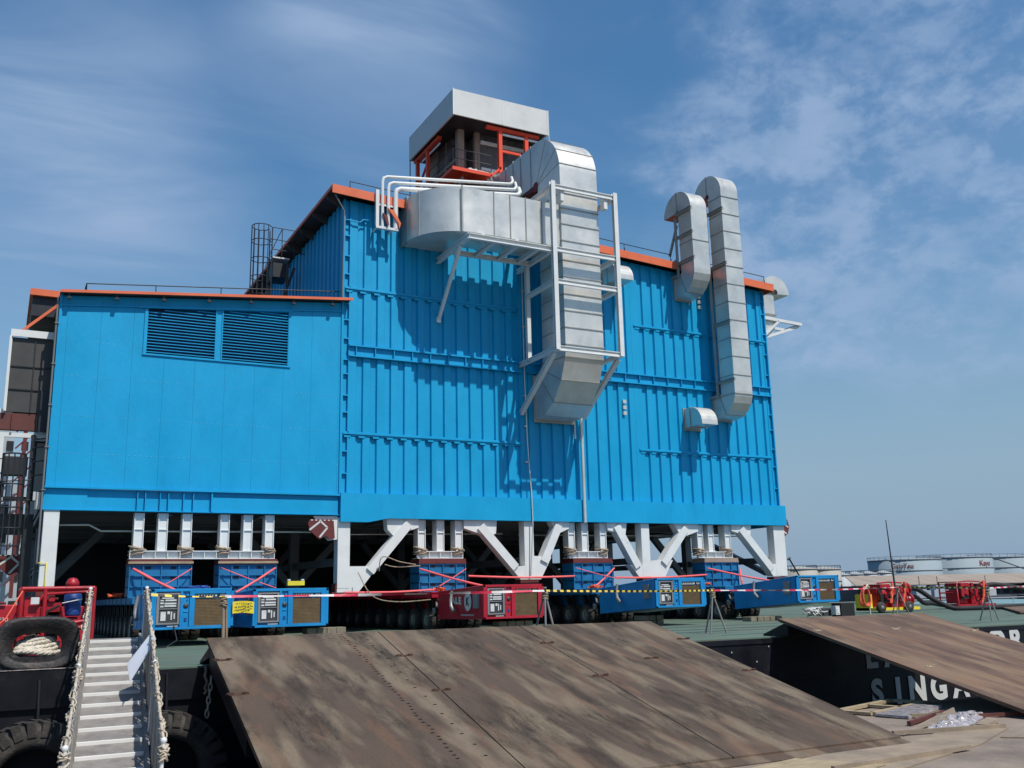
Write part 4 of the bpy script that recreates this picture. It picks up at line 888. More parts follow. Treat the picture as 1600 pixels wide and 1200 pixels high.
def supports():
    for k,(x0,w) in enumerate(((4.23,2.15),(7.34,2.14),(15.29,2.1),(22.63,2.05),(29.93,2.05))):
        x1=x0+w; y0=37.3; t=thing('support_box',BOXL[x0],'steel box',(x0+w/2,37.8,1.5),'blue support boxes on the trailers')
        b=MB(); b.box(x0+.05,x1-.05,y0+.07,y0+.95,1.5,2.62); b.build('box_shell','box_blue',t)
        r=MB()
        for z in (1.5,1.86,2.24,2.60): r.box(x0,x1,y0,y0+1.0,z,z+.035)
        xs=[x0,x0+w*.21,x0+w*.5,x0+w*.78,x1-.035]
        for x in xs: r.box(x,x+.035,y0+.005,y0+.99,1.5,2.6)
        r.build('stiffener_rib','box_blue',t)
        h=MB()
        for z in (2.55,2.18,1.8):
            for u in (.3,.7): h.box(x0+w*u-.09,x0+w*u+.09,y0+.055,y0+.068,z-.06,z+.03)
        build_each(h,'lifting_slot','dark',t)
        c=MB(); c.box(x0-.02,x1+.02,y0-.02,y0+1.02,2.64,2.70); c.box(x0,x1,y0+.0,y0+1.0,2.70,2.84); c.build('packing_plate','maroon' if k!=4 else 'tan',t)
        if k<2: 
            c=MB(); c.box(x0-.05,x1+.03,y0-.06,y0-.02,2.68,2.76); c.build('timber_packing','wood',t)
    # white column frames
    for k,(xs,xa,xb,lab) in enumerate((((4.32,5.14,5.99,7.35,8.21,9.03),4.22,9.42,'long low white support frame with six columns under the low module'),
        ((15.3,16.14,16.98),15.28,17.33,'white three column support frame above the red trailer'),
        ((22.5,23.2,24.17),22.5,24.53,'white three column support frame crossed by the silver down pipe'),
        ((29.7,30.35,31.38),29.7,31.78,'white three column support frame near the right end of the module'))):
        t=thing('load_spreader',lab,'steel frame',((xa+xb)/2,37.6,2.85),'white column frames under the module')
        z=MB(); z.box(xa,xb,37.42,37.98,2.85,2.88); z.box(xa,xb,37.42,37.98,3.12,3.15); z.box(xa,xb,37.56,37.60,2.88,3.12)
        n=int((xb-xa)/.42); 
        for i in range(n+1): x=xa+(xb-xa-.025)*i/n; z.box(x,x+.025,37.44,37.56,2.88,3.12)
        z.build('base_beam','white',t)
        for i,x in enumerate(xs):
            c=MB(); w=.34; top=4.42 if k else 4.5
            c.box(x,x+.028,37.45,37.93,3.151,top); c.box(x+w-.028,x+w,37.45,37.93,3.151,top); c.box(x+.028,x+w-.028,37.50,37.53,3.151,top); c.box(x+.028,x+w-.028,37.455,37.50,3.9,3.92)
            c.build('column','white',t)
        wraps=(0,2,3,5) if k==0 else (0,2)
        for i in wraps:
            x=xs[i]; f_=MB()
            for q in range(5):
                zz=3.05+q*.055; pts=[]
                for a in range(13):
                    an=2*PI*a/12; pts.append((x+.17+(.24+random.uniform(-.03,.05))*math.cos(an),37.62+(.27+random.uniform(-.02,.04))*math.sin(an),zz+random.uniform(-.03,.04)+.06*math.cos(an+q)))
                f_.tube(pts[:-1],.035,6,closed=True)
            f_.build('cloth_wrap','fabric',t)
    # pink lashing straps
    S=[((4.35,37.2,2.5),(5.75,35.6,1.62),.055,'broad pink strap slanting down over the leftmost blue box'),
       ((6.35,37.2,2.5),(5.3,36.5,1.9),.02,'thin pink strap rising to the right corner of the leftmost blue box'),
       ((9.4,37.2,2.5),(7.7,36.0,1.6),.045,'broad pink strap crossing the second blue box from upper right'),
       ((7.4,37.2,2.52),(9.3,36.6,1.75),.02,'thin pink strap crossing the second blue box from upper left'),
       ((15.3,37.2,2.42),(17.3,34.6,1.58),.045,'broad pink strap over the box on the red trailer'),
       ((17.35,37.2,2.42),(15.5,36.5,1.55),.02,'thin pink strap over the box on the red trailer'),
       ((24.7,37.2,2.4),(22.9,36.1,1.55),.045,'broad pink strap over the box with the silver pipe above'),
       ((22.7,37.2,2.42),(24.4,36.4,1.9),.02,'thin pink strap over the box with the silver pipe above'),
       ((30.0,37.2,2.35),(32.3,34.9,1.62),.05,'broad pink strap slanting down across the rightmost blue box'),
       ((31.95,37.2,2.3),(31.0,36.0,1.58),.05,'short pink strap rising to the right corner of the rightmost blue box'),
       ((17.45,37.2,2.12),(22.6,37.2,2.06),.05,'long pink strap stretched between the red trailer box and the next box'),
       ((24.75,37.2,1.98),(29.9,37.2,2.05),.05,'long pink strap stretched between the two rightmost boxes'),
       ((11.9,36.6,1.54),(15.6,36.2,1.58),.045,'pink strap lying low between the left leg and the red trailer')]
    for a,b,w,l in S:
        m=MB(); A=Vector(a);B=Vector(b); n=6; P=[]
        for i in range(n+1): u=i/n; p=A.lerp(B,u); p.z-=.03*math.sin(PI*u)*(B-A).length*.4; P.append(p)
        m.tube(P,[w*(1 if (i%3) else .85) for i in range(n+1)],5); tag(m.build('lashing_strap','pink'),l,'strap','pink lashing straps')
    for x,y,z,l in ((15.7,36.4,1.52,'bundle of bright orange sling on the red trailer beside its box'),(22.9,36.0,1.52,'bundle of bright orange sling on the deck of the middle right trailer'),(4.05,39.0,1.55,'orange sling heaped on the edge of the leftmost trailer'),(29.4,36.6,1.55,'bundle of orange sling left of the rightmost box')):
        m=MB()
        for q in range(4):
            P=[(x+random.uniform(-.35,.35),y+random.uniform(-.3,.3),z+random.uniform(0,.14)) for _ in range(7)]; m.tube(P,.03,5)
        tag(m.build('sling_bundle','orange_rope'),l,'sling','orange sling bundles')
    m=MB()
    for q in range(6):
        P=[(5.55+random.uniform(-.1,.75),33.2+random.uniform(-.5,.5),1.68+random.uniform(0,.10)) for _ in range(6)]; m.tube(P,.05,6)
    tag(m.build('blue_tarp','blue_tarp'),'crumpled dark blue tarp on top of the leftmost blue power pack','tarp')
    m=MB(); m.box(8.5,9.05,31.95,32.1,1.76,1.9); 
    t=thing('beacon_box','small yellow sign box on the roof of the second blue power pack','sign box',(8.75,32,1.66)); m.build('sign_body','yellow',t)
    q=MB(); q.lathe([(0,.05),(.05,.05),(.06,0)],(8.55,32.02,1.91),'z',8); q.lathe([(0,.05),(.05,.05),(.06,0)],(9.0,32.02,1.91),'z',8); q.build('lamp','ship',t)
    q=MB(); q.tube([(8.8,32.02,1.76),(8.8,32.02,1.64)],.02,5); q.build('bracket','black_steel',t)
    # yellow warning banner between the first two trailers
    t=thing('warning_banner','yellow plastic banner hanging between the two left blue trailers','banner',(6.95,31.2,1.1))
    b=MB(); n=8; vs=[]
    for i in range(n+1):
        u=i/n; 
        for zz in (0,1): vs.append((6.60+.66*u,31.22+.03*math.sin(u*7),.92+.36*zz+.03*math.sin(u*3)-.02*u))
    k=len(vs); vs+= [(x,y+.01,z) for x,y,z in vs]
    fs=[(2*i,2*i+2,2*i+3,2*i+1) for i in range(n)]+[(2*i+k,2*i+1+k,2*i+3+k,2*i+2+k) for i in range(n)]
    b.add(vs,fs); b.build('banner_sheet','yellow',t)
    q=MB()
    for r_ in range(3):
        x=6.68
        while x<7.15: w=random.uniform(.03,.09); q.box(x,x+w,31.17,31.175,1.20-.09*r_,1.225-.09*r_); x+=w+.025
    q.build('banner_text','panel',t)
    # timber packing under the power packs
    for (x0,y0,n,l) in ((9.1,31.7,4,'stack of worn timber blocks under the second power pack'),(16.1,31.7,4,'stack of worn timber blocks under the red power pack'),(22.9,32.6,3,'stack of worn timber blocks under the middle right power pack'),(28.3,32.4,5,'low row of timber blocks at the foot of the rightmost power pack')):
        t=thing('timber_packing',l,'timber stack',(x0+.7,y0+.3,0),'timber packing under the power packs')
        for r_ in range(2 if n!=5 else 1):
            for i in range(n):
                b=MB(); xx=x0+i*.34+random.uniform(-.02,.02); b.box(xx,xx+.31,y0+random.uniform(0,.05),y0+.6,.0+r_*.2,.19+r_*.2); b.build('timber_block','oldwood',t,bevel=.01)
    # steel cable hanging from trailer edges
    for P,l in (([(13.7,37.0,2.6),(14.2,37,2.5),(15.3,37.2,2.55)],'brown rope looped around the white brace left of the red trailer'),
                ([(13.5,37.1,2.35),(13.6,37.0,2.9),(14.3,36.9,2.7),(15.1,37.2,2.6)],'second brown rope looped around the white brace'),
                ([(23.0,35.9,1.5),(23.4,35.8,1.1),(24.2,35.9,.9),(24.5,36,1.25)],'thin cable sagging below the middle right trailer deck'),
                ([(12.6,37.0,2.3),(12.9,36.2,1.4),(13.8,36,1.15),(15.2,35.9,1.2)],'thin dark cable sagging from the left leg to the red trailer')):
        m=MB(); m.tube(smooth_path(P),.022,5); tag(m.build('rope','ropebrown'),l,'rope','ropes around trailers and legs')
def smooth_path(P,n=6):
    P=[Vector(p) for p in P]; out=[]
    for i in range(len(P)-1):
        p0=P[max(i-1,0)];p1=P[i];p2=P[i+1];p3=P[min(i+2,len(P)-1)]
        for k in range(n):
            t=k/n; out.append(.5*((2*p1)+(-p0+p2)*t+(2*p0-5*p1+4*p2-p3)*t*t+(-p0+3*p1-3*p2+p3)*t**3))
    out.append(P[-1]); return out
# ================================================================ ramps
RS=.23; RK=.065
def ramp_panel(XL,XR,Yt,zt,Ly,root,mt,th=.09,name='ramp_plate'):
    b=MB()
    def P(x,s,dz): return (x-RK*s,Yt-s,zt-RS*s+dz)
    n=10; top=[];bot=[]
    for i in range(n+1):
        s=Ly*i/n; top.append((P(XL,s,0),P(XR,s,0))); bot.append((P(XL,s,-th),P(XR,s,-th)))
    vs=[p for a in top for p in a]+[p for a in bot for p in a]; k=2*(n+1); fs=[]
    for i in range(n):
        a=2*i; fs+= [(a,a+1,a+3,a+2),(a+k,a+2+k,a+3+k,a+1+k),(a,a+2,a+2+k,a+k),(a+1,a+1+k,a+3+k,a+3)]
    fs+=[(0,k,k+1,1),(2*n,2*n+1,2*n+1+k,2*n+k)]
    b.add(vs,fs); return b.build(name,mt,root)
def lug(x,s,Yt,zt,root,mat_='lug'):
    b=MB(); c=Vector((x-RK*s,Yt-s,zt-RS*s+.02))
    for q in (-.12,.12): b.tube([c+Vector((q-.07,0,-.02)),c+Vector((q-.04,-.03,.01)),c+Vector((q+.04,-.03,.01)),c+Vector((q+.07,0,-.02))],.010,5)
    b.tube([c+Vector((-.16,.02,-.015)),c+Vector((.15,-.03,-.01))],.009,5); b.hexa([tuple(c+Vector(v)) for v in ((-.15,-.05,-.03),(.15,-.05,-.03),(.15,.05,-.01),(-.15,.05,-.01),(-.15,-.05,-.022),(.15,-.05,-.022),(.15,.05,.0),(-.15,.05,.0))])
    b.build('lifting_lug',mat_,root)
def ramps():
    t=thing('loading_ramp','wide three plate rusty steel ramp running from the quay up onto the barge','ramp',(9.4,17,-.5))
    xs=[3.93,7.62,11.16,14.96]; L=8.15
    for i in range(3): ramp_panel(xs[i]+.012,xs[i+1]-.012,21.0,.56,L+(.0 if i else .0),t,'rust')
    e=MB()
    for i in range(3):
        for s0 in (0,):
            e.hexa([(xs[i]+.1,20.9,.2),(xs[i+1]-.1,20.9,.2),(xs[i+1]-.1,22.1,.0),(xs[i]+.1,22.1,0),(xs[i]+.1,20.9,.46),(xs[i+1]-.1,20.9,.46),(xs[i+1]-.1,22.1,.05),(xs[i]+.1,22.1,.05)])
    for x in xs: 
        x_=min(max(x,4.1),14.8); e.hexa([(x_-.1-RK*5,16,-1.1),(x_+.1-RK*5,16,-1.1),(x_+.1,20.9,-.02),(x_-.1,20.9,-.02),(x_-.1-RK*5,16,-.71),(x_+.1-RK*5,16,-.71),(x_+.1,20.9,.42),(x_-.1,20.9,.42)])
    e.build('under_beam','hull',t)
    # lip on the quay
    q=MB(); q.hexa([(xs[0]-RK*L,21-L-.25,-1.415),(xs[3]-RK*L,21-L-.25,-1.415),(xs[3]-RK*L,21-L,-1.415),(xs[0]-RK*L,21-L,-1.415),(xs[0]-RK*L,21-L-.25,-1.40),(xs[3]-RK*L,21-L-.25,-1.40),(xs[3]-RK*L,21-L,.56-RS*L-.03),(xs[0]-RK*L,21-L,.56-RS*L-.03)]); q.build('ramp_lip','rust',t)
    for x,s in ((7.62,1.9),(7.62,4.1),(11.16,1.5),(11.16,3.9),(4.05,1.6),(4.05,3.6),(14.8,1.7),(14.75,4.2),(13.0,3.0)): lug(x,s,21,.56,t)
    h=MB()
    for i in range(46):
        for (u,dx) in ((0,.0),(1,.45)):
            if u==1 and i%3: continue
            s=.15+i*.155+random.uniform(-.02,.02); x=7.62-.85+dx+random.uniform(-.03,.03); h.lathe([(0,0),(.036,0)],(x-RK*s,21-s,.56-RS*s+.004),'z',7)
    build_each(h,'bolt_hole','dark',t)
    t=thing('loading_ramp','single orange brown steel ramp plate on the right, hiding part of the hull lettering','ramp',(22,18,-.5))
    ramp_panel(19.27,25.0,21.0,.49,7.7,t,'rust2',.08)
    e=MB(); e.hexa([(19.5,20.9,.02),(24.8,20.9,.02),(24.8,21.9,0),(19.5,21.9,0),(19.5,20.9,.4),(24.8,20.9,.4),(24.8,21.9,.05),(19.5,21.9,.05)]); e.build('under_beam','hull',t)
    for x,s in ((19.5,1.3),(22.2,1.5),(24.8,2.0),(19.9,4.6)): lug(x,s,21,.49,t,'ropebrown')
    t=thing('loading_ramp','light orange brown steel plate at the right edge of the barge deck','ramp',(40,27,.1))
    b=MB(); b.hexa([(39.6,28.1,.05),(54,28.1,.05),(62,37.6,.05),(51.1,37.6,.05),(39.6,28.1,.12),(54,28.1,.12),(62,37.6,.12),(51.1,37.6,.12)]); b.build('ramp_plate','rust2',t)
# ================================================================ gangway
def gangway():
    t=thing('gangway','aluminium boarding gangway with white edged treads and rope wound handrails','gangway',(1.6,16,-.9))
    gx=lambda y:1.16+.098*(y-15.2); gz=lambda y:-.82+.217*(y-15.2); W=.92
    ya,yb=12.5,21.75
    d=MB(); d.hexa([(gx(ya),ya,gz(ya)-.05),(gx(ya)+W,ya,gz(ya)-.05),(gx(yb)+W,yb,gz(yb)-.05),(gx(yb),yb,gz(yb)-.05),(gx(ya),ya,gz(ya)),(gx(ya)+W,ya,gz(ya)),(gx(yb)+W,yb,gz(yb)),(gx(yb),yb,gz(yb))]); d.build('walkway','alu',t)
    s=MB()
    for o in (-.05,W+.0): s.hexa([(gx(ya)+o,ya,gz(ya)-.18),(gx(ya)+o+.05,ya,gz(ya)-.18),(gx(yb)+o+.05,yb,gz(yb)-.18),(gx(yb)+o,yb,gz(yb)-.18),(gx(ya)+o,ya,gz(ya)+.09),(gx(ya)+o+.05,ya,gz(ya)+.09),(gx(yb)+o+.05,yb,gz(yb)+.09),(gx(yb)+o,yb,gz(yb)+.09)])
    s.build('stringer','alu',t)
    y=12.95
    while y<21.7:
        b=MB(); z0=gz(y)
        b.hexa([(gx(y)+.01,y,z0+.001),(gx(y)+W-.02,y,z0+.001),(gx(y)+W-.02,y+.05,gz(y+.05)+.001),(gx(y)+.01,y+.05,gz(y+.05)+.001),(gx(y)+.01,y,z0+.045),(gx(y)+W-.02,y,z0+.045),(gx(y)+W-.02,y+.05,gz(y+.05)+.04),(gx(y)+.01,y+.05,gz(y+.05)+.04)])
        b.build('tread_nosing','nosing',t); y+=.565
    H=1.06; ys=(12.6,15.9,21.35)
    for side,o in ((0,-.02),(1,W+.06)):
        for k,y in enumerate(ys):
            b=MB(); e=o+(-.02 if side==0 else .04); b.tube([(gx(y)+o,y,gz(y)-.1),(gx(y)+e,y,gz(y)+H)],.024,7); b.lathe([(0,.05),(.035,.03),(.04,0),(.02,-.03)],(gx(y)+e,y,gz(y)+H),'z',8); b.build('stanchion','white',t)
        hr=MB()
        for a,b_ in zip(ys,ys[1:]):
            if side==0: e=-.04
            else: e=W+.10
            A=Vector((gx(a)+e,a,gz(a)+H));B=Vector((gx(b_)+e,b_,gz(b_)+H)); P=[]
            for i in range(9): u=i/8; p=A.lerp(B,u); p.z-=.05*math.sin(PI*u); P.append(p)
            hr.tube(P,.02,6)
            P2=[p-Vector((0,0,.5)) for p in P]; hr.tube(P2,.014,5)
        hr.build('handrail','rope2',t)
        # screens below the handrail
        e=-.02 if side==0 else W+.08; n=int((ys[-1]-ys[0])/.15); sc_=MB()
        for i in range(n):
            y=ys[0]+i*.15; wob=.02*math.sin(i*1.1)
            sc_.hexa([(gx(y)+e+wob,y,gz(y)+.05),(gx(y)+e+wob+.012,y,gz(y)+.05),(gx(y+.13)+e-wob+.012,y+.15,gz(y+.15)+.05),(gx(y+.13)+e-wob,y+.15,gz(y+.15)+.05),
                      (gx(y)+e+wob,y,gz(y)+H*.86),(gx(y)+e+wob+.012,y,gz(y)+H*.86),(gx(y+.13)+e-wob+.012,y+.15,gz(y+.15)+H*.86),(gx(y+.13)+e-wob,y+.15,gz(y+.15)+H*.86)])
        sc_.build('side_screen','screen',t)
        # rope wound along rail
        rp=MB(); P=[];Q=[]
        nn=260
        for i in range(nn):
            u=i/(nn-1); y=ys[0]+(ys[-1]-.4-ys[0])*u; seg=[k for k in range(2) if ys[k]<=y][-1]; v=(y-ys[seg])/(ys[seg+1]-ys[seg]); sag=.05*math.sin(PI*v)
            e=(-.04 if side==0 else W+.10); a=u*150
            a2=a+1.5*math.sin(u*23)+.8*math.sin(u*61); rr=.026+.014*math.sin(u*37); P.append((gx(y)+e+rr*math.cos(a2)+random.uniform(-.014,.014),y,gz(y)+H-sag+rr*math.sin(a2)+random.uniform(-.014,.014)))
            Q.append((gx(y)+e+(-.03 if side==0 else .03)+.03*math.sin(a*.37)+random.uniform(-.012,.012),y,gz(y)+H-sag-.10-.07*abs(math.sin(a*.11))+random.uniform(-.015,.015)))
        rp.tube(P,.010,5); rp.tube(Q,.012,5)
        for k in (0,1,2):
            y=ys[k]; e=(-.04 if side==0 else W+.10)
            for q in range(5):
                pts=[(gx(y)+e+.05*math.cos(a)+random.uniform(-.02,.02),y+.05*math.sin(a),gz(y)+H-.06-q*.035+random.uniform(-.03,.03)) for a in [2*PI*j/8 for j in range(8)]]
                rp.tube(pts,.014,5,closed=True)
        if side==1:
            pass
        rp.build('wound_rope','rope2',t)
    b=MB(); y=18.3; x=gx(y)+W-.32; b.hexa([(x,17.2,gz(17.2)+.42),(x+.40,17.5,gz(17.5)+1.0),(x+.40,17.95,gz(18)+1.02),(x+.02,17.9,gz(18)+.5),(x+.005,17.2,gz(17.2)+.43),(x+.405,17.5,gz(17.5)+1.01),(x+.405,17.95,gz(18)+1.03),(x+.025,17.9,gz(18)+.51)])
    tag(b.build('paper_notice','paper'),'white paper sheet tied to the right gangway handrail','paper notice')
M['rivet']=mat('pale_blue_rivet',(.16,.48,.66),.4,var=.2)
M['casing']=mat('weathered_casing',(.12,.11,.105),.6,var=.35,vscale=1.6,col2=(.05,.045,.045),c2lo=.5,c2hi=.65,c2scale=1.3)
M['hoodwhite']=mat('pale_hood_sheet',(.60,.60,.575),.5,metal=.05,var=.05,vscale=.7,col2=(.52,.515,.48),c2lo=.5,c2hi=.8)
M['worn']=mat('worn_edge_with_highlight',(.42,.38,.36),.6,var=.5,vscale=6,col2=(.08,.06,.05),c2lo=.5,c2hi=.6,c2scale=5)
M['screen']=mat('grey_side_screen',(.33,.31,.28),.8,var=.25,vscale=3,col2=(.20,.18,.16),c2lo=.5,c2hi=.7,c2scale=5)
M['rope2']=mat('beige_rope',(.50,.43,.33),.9,var=.35,vscale=12,bump=.8,bscale=40)
# ================================================================ barrier stands and tape
def stand(x,y,z,h,label,spread=.34,lean=0):
    t=thing('barrier_stand',label,'barrier stand',(x,y,z),'barrier stands along the deck edge')
    for i,(dx,dy) in enumerate(((-spread,-.25),(spread,-.12),(0,.45))):
        b=MB(); b.tube([(x+dx,y+dy,z),(x-dx*.12+lean,y-dy*.12,z+h)],.027,7); b.build('leg','grey_steel' if i==0 else 'alu',t)
    b=MB()
    for q in range(6):
        P=[(x+lean+.07*math.cos(a+q)+random.uniform(-.03,.03),y+.07*math.sin(a+q),z+h-.12-q*.03+random.uniform(-.03,.03)) for a in [2*PI*j/7 for j in range(7)]]
        b.tube(P,.017,5,closed=True)
    b.build('rope_knot','ropebrown',t); return t
def tape(A,B,mt,label,sag=.03,w=.028,tw=0):
    A=Vector(A);B=Vector(B); m=MB(); n=40; vs=[]; L=(B-A).length
    for i in range(n+1):
        u=i/n; p=A.lerp(B,u); p.z-=sag*math.sin(PI*u); a=tw*math.sin(u*L*1.1)+.3*math.sin(u*L*.7+1)
        dv=Vector((0,math.sin(a),math.cos(a)))*w; tk=Vector((0,.004,0)); vs+= [p-dv-tk,p+dv-tk,p+dv+tk,p-dv+tk]
    fs=[(4*i+a_,4*i+(a_+1)%4,4*i+4+(a_+1)%4,4*i+4+a_) for i in range(n) for a_ in range(4)]
    m.add(vs,fs); tag(m.build('barrier_tape',mt),label,'barrier tape','barrier tapes along the deck edge')
def barriers():
    t=thing('barrier_post','wooden barrier post at the top left corner of the ramp, wrapped in knotted cord','barrier post',(4.28,21.05,.56))
    b=MB(); b.tube([(4.27,21.0,.55),(4.25,21.02,1.42)],.035,8); b.tube([(4.36,21.1,.55),(4.30,21.03,1.40)],.025,7); b.build('post','ply',t)
    b=MB()
    for q in range(7): b.tube([(4.26+.06*math.cos(a+q)+random.uniform(-.03,.03),21.02+.06*math.sin(a+q),1.38-q*.03+random.uniform(-.03,.03)) for a in [2*PI*j/7 for j in range(7)]],.016,5,closed=True)
    b.build('rope_knot','ropebrown',t)
    stand(11.95,21.1,.53,.92,'barrier stand at the top of the wide ramp beside the red power pack',.14)
    stand(19.88,24.5,0,1.36,'tripod barrier stand on the green deck between the two right blue power packs',.36)
    stand(36.9,32.2,0,1.32,'tripod barrier stand beside the red pump with yellow base',.50)
    stand(32.4,24.2,0,1.22,'rightmost tripod barrier stand at the edge of the deck',.28)
    b=MB(); b.tube([(36.75,32.2,1.2),(36.6,32.2,4.35)],[.045,.02],7); tag(b.build('aerial_mast','black_steel'),'tall thin black mast rising behind the barrier stand by the red pump','mast')
    P0=(4.27,20.97,1.38); P1=(11.88,21.0,1.37); P2=(19.86,24.45,1.30); P3=(36.9,32.1,1.28); P4=(32.4,24.1,1.17)
    tape((2.85,21.3,1.45),P0,'tape_yb','short yellow and black tape from the gangway rail to the wooden post',.02,.03,1)
    tape(P0,P1,'tape_rw','red and white tape across the fronts of the left and red power packs',.02,.03,.8)
    tape(P1,P2,'tape_yb','yellow and black tape in front of the middle right blue power pack',.02,.025)
    tape(P2,P3,'tape_rw','red and white tape in front of the rightmost blue power pack',.05,.03,.8)
    tape(P3,P4,'tape_yb','yellow and black tape in front of the two red pumps',.0,.028)
    tape(P4,(44.0,29.5,1.22),'tape_rw','red and white tape leaving the photo at the right edge',.0,.03,.5)
# ================================================================ machines
def machines():
    t=thing('power_unit','red open framed hydraulic power unit with a blue drum, behind the mooring chock','machine',(1.4,27,0))
    b=MB()
    x0,x1,y0,y1=.62,2.2,26.2,28.0; T=.05
    for x in (x0,x1):
        for y in (y0,y1): b.tube([(x,y,.1),(x,y,1.66)],T,8)
        b.tube([(x,y0,1.68),(x,y1,1.68)],T,8)
    for y in (y0,y1): b.tube([(x0,y,1.68),(x1,y,1.68)],T,8); b.tube([(x0,y,.75),(x1,y,.75)],T*.7,8)
    b.tube([(1.12,y0,.1),(1.12,y0,1.68)],T,8); b.tube([(1.0,y0,1.4),(1.1,y0,1.55),(2.1,y0,1.6)],T*.7,6)
    b.tube([(1.5,y0,1.25),(1.55,y0,1.0),(1.75,y0,.85),(2.1,y0,.92)],.045,8)
    b.box(x0-.05,x1+.05,y0-.05,y1+.05,.0,.14); b.box(1.45,2.2,y0-.0,y0+.05,.3,.85); b.build('frame','red',t)
    b=MB(); b.box(.7,1.05,26.35,27.8,.2,1.15); b.box(1.18,1.48,26.3,27.6,.2,1.15); b.box(1.2,1.9,26.6,27.8,.2,1.0); b.box(.7,2.1,27.3,27.9,.2,1.25); b.box(.68,1.06,26.3,26.5,.2,1.5); b.box(1.16,1.5,26.3,26.5,.2,1.36); b.box(1.5,2.14,26.3,26.45,.2,.93); b.box(.66,1.1,26.22,26.3,.14,.62); b.box(.72,.9,26.2,26.3,.8,1.05); b.box(1.2,1.34,26.22,26.3,1.36,1.5); b.box(1.16,1.46,26.22,26.3,.14,.5); b.lathe([(0,0),(.09,0),(.09,.3),(0,.32)],(.85,26.6,1.15),'z',12); b.lathe([(0,0),(.13,0),(.16,.1),(.1,.22),(0,.24)],(1.72,26.5,1.7),'z',14); b.build('engine_body','red',t,bevel=.02)
    b=MB()
    for i in range(9): b.box(1.2,1.46,26.285,26.299,.55+i*.06,.58+i*.06)
    b.tube([(.75,26.25,1.0),(.8,26.2,.7),(1.0,26.22,.6),(1.05,26.2,.9)],.03,6); b.tube([(.7,26.25,.55),(.95,26.15,.62),(1.1,26.2,.5)],.025,6); b.tube([(1.15,26.2,.9),(1.2,26.15,1.15),(1.45,26.15,1.28)],.03,6); b.build('hose','dark',t)
    b=MB(); b.lathe([(0,0),(.19,0),(.2,.05),(.2,.2),(.185,.22),(.2,.25),(.2,.5),(.15,.55),(0,.56)],(1.76,26.6,1.02),'z',20); b.build('blue_drum','blue_tarp',t)
    b=MB(); b.box(.82,1.0,26.16,26.18,1.32,1.48); b.tube([(1.5,26.2,1.33),(1.95,26.3,1.42)],.012,5); b.lathe([(0,0),(.05,.02),(0,.05)],(1.74,26.42,1.84),'y',8); b.build('label_plate','gauge',t)
    t=thing('power_unit','red machine with round reel at the left edge of the photo','machine',(0,27,0))
    b=MB(); b.box(.05,.55,26.3,27.8,0,1.32); b.box(-.9,.05,26.5,27.6,0,1.0); b.build('engine_body','red',t,bevel=.03)
    b=MB(); b.lathe([(.12,0),(.3,0),(.32,.1),(.14,.12)],(-.15,26.3,.85),'y',20); b.tube([(-.4,26.3,1.15),(-.1,26.2,1.42),(.3,26.25,1.35)],.03,6); b.build('reel','maroon',t)
    text('F30','lettering',.14,(.17,26.29,.93),FRONT,'letter',t); pass
    b=MB(); b.box(-.25,.05,26.3,26.5,1.0,1.12); b.build('beacon','orange',t)
    b=MB(); b.tube([(.62,26.0,1.62),(.3,25.0,1.0),(-.3,22.4,.55)],.018,5); tag(b.build('guy_rope','orange_rope'),'thin orange rope slanting down left of the red power unit','rope')
    # pump skids on the right
    def pump(X,Y,label,base,k):
        t=thing('pump_unit',label,'pump',(X+1.4,Y,0),'red pump units on the deck')
        b=MB(); b.box(X,X+3.3,Y,Y+1.3,.12,.26); b.box(X,X+.14,Y+.3,Y+1.3,.12,.95) if k==0 else b.tube([(X+.1,Y,.2),(X+.1,Y,1.5),(X+.1,Y+1.2,1.5),(X+.1,Y+1.2,.2)],.05,6).tube([(X+.1,Y,.9),(X+.1,Y+1.2,.9)],.04,6); b.build('skid',base,t)
        b=MB(); b.box(X+.45,X+2.0,Y+.25,Y+1.1,.3,1.2-.15*k); b.lathe([(0,0),(.3,0),(.36,.05),(.36,.7),(.3,.78),(0,.78)],(X+.5+.5*k,Y+.45,.95),'x',18); b.box(X+1.3,X+2.2,Y+.05,Y+1.1,.26,.95); b.box(X+.6,X+1.3,Y+.1,Y+1.2,1.25,1.45); b.lathe([(0,-.1),(.42,-.1),(.45,0),(.45,.4),(.3,.55),(0,.56)],(X+2.2,Y+.6,.75),'x',20); b.lathe([(0,0),(.2,0),(.2,.25),(.3,.26),(.3,.34),(0,.34)],(X+2.7,Y+.5,1.2),'x',16); b.lathe([(0,0),(.22,0),(.22,.3),(.33,.31),(.33,.4),(0,.4)],(X+2.75,Y+.5,.62),'x',16); b.tube([(X+.4,Y+.1,1.5),(X+1.2,Y+.1,1.55),(X+2.2,Y+.1,1.5)],.04,6)
        for q in range(7): b.lathe([(0,0),(.05+.04*random.random(),0),(.06,.12),(0,.14)],(X+.5+random.random()*2,Y+.12,.5+random.random()*.8),'y',8)
        for q in range(10):
            xx=X+.4+random.random()*1.9; b.box(xx,xx+.1+random.random()*.25,Y-.02,Y+.1,.35+random.random()*.8,.6+random.random()*.85)
        b.build('pump_body','red',t,bevel=.015)
        b=MB()
        for q in range(8): xx=X+.3+random.random()*2.2; b.tube([(xx,Y-.05,.4+random.random()),(xx+random.uniform(-.3,.3),Y-.08,.3+random.random()),(xx+random.uniform(-.4,.4),Y-.04,.3+random.random()*.9)],.025,5)
        b.build('hose','dark',t)
        b=MB(); b.lathe([(0,0),(.12,0),(.12,.18),(0,.2)],(X+3.05,Y+.5,1.2),'x',14); b.lathe([(0,0),(.13,0),(.13,.2),(0,.2)],(X+3.15,Y+.5,.62),'x',14); b.build('coupling','rim',t)
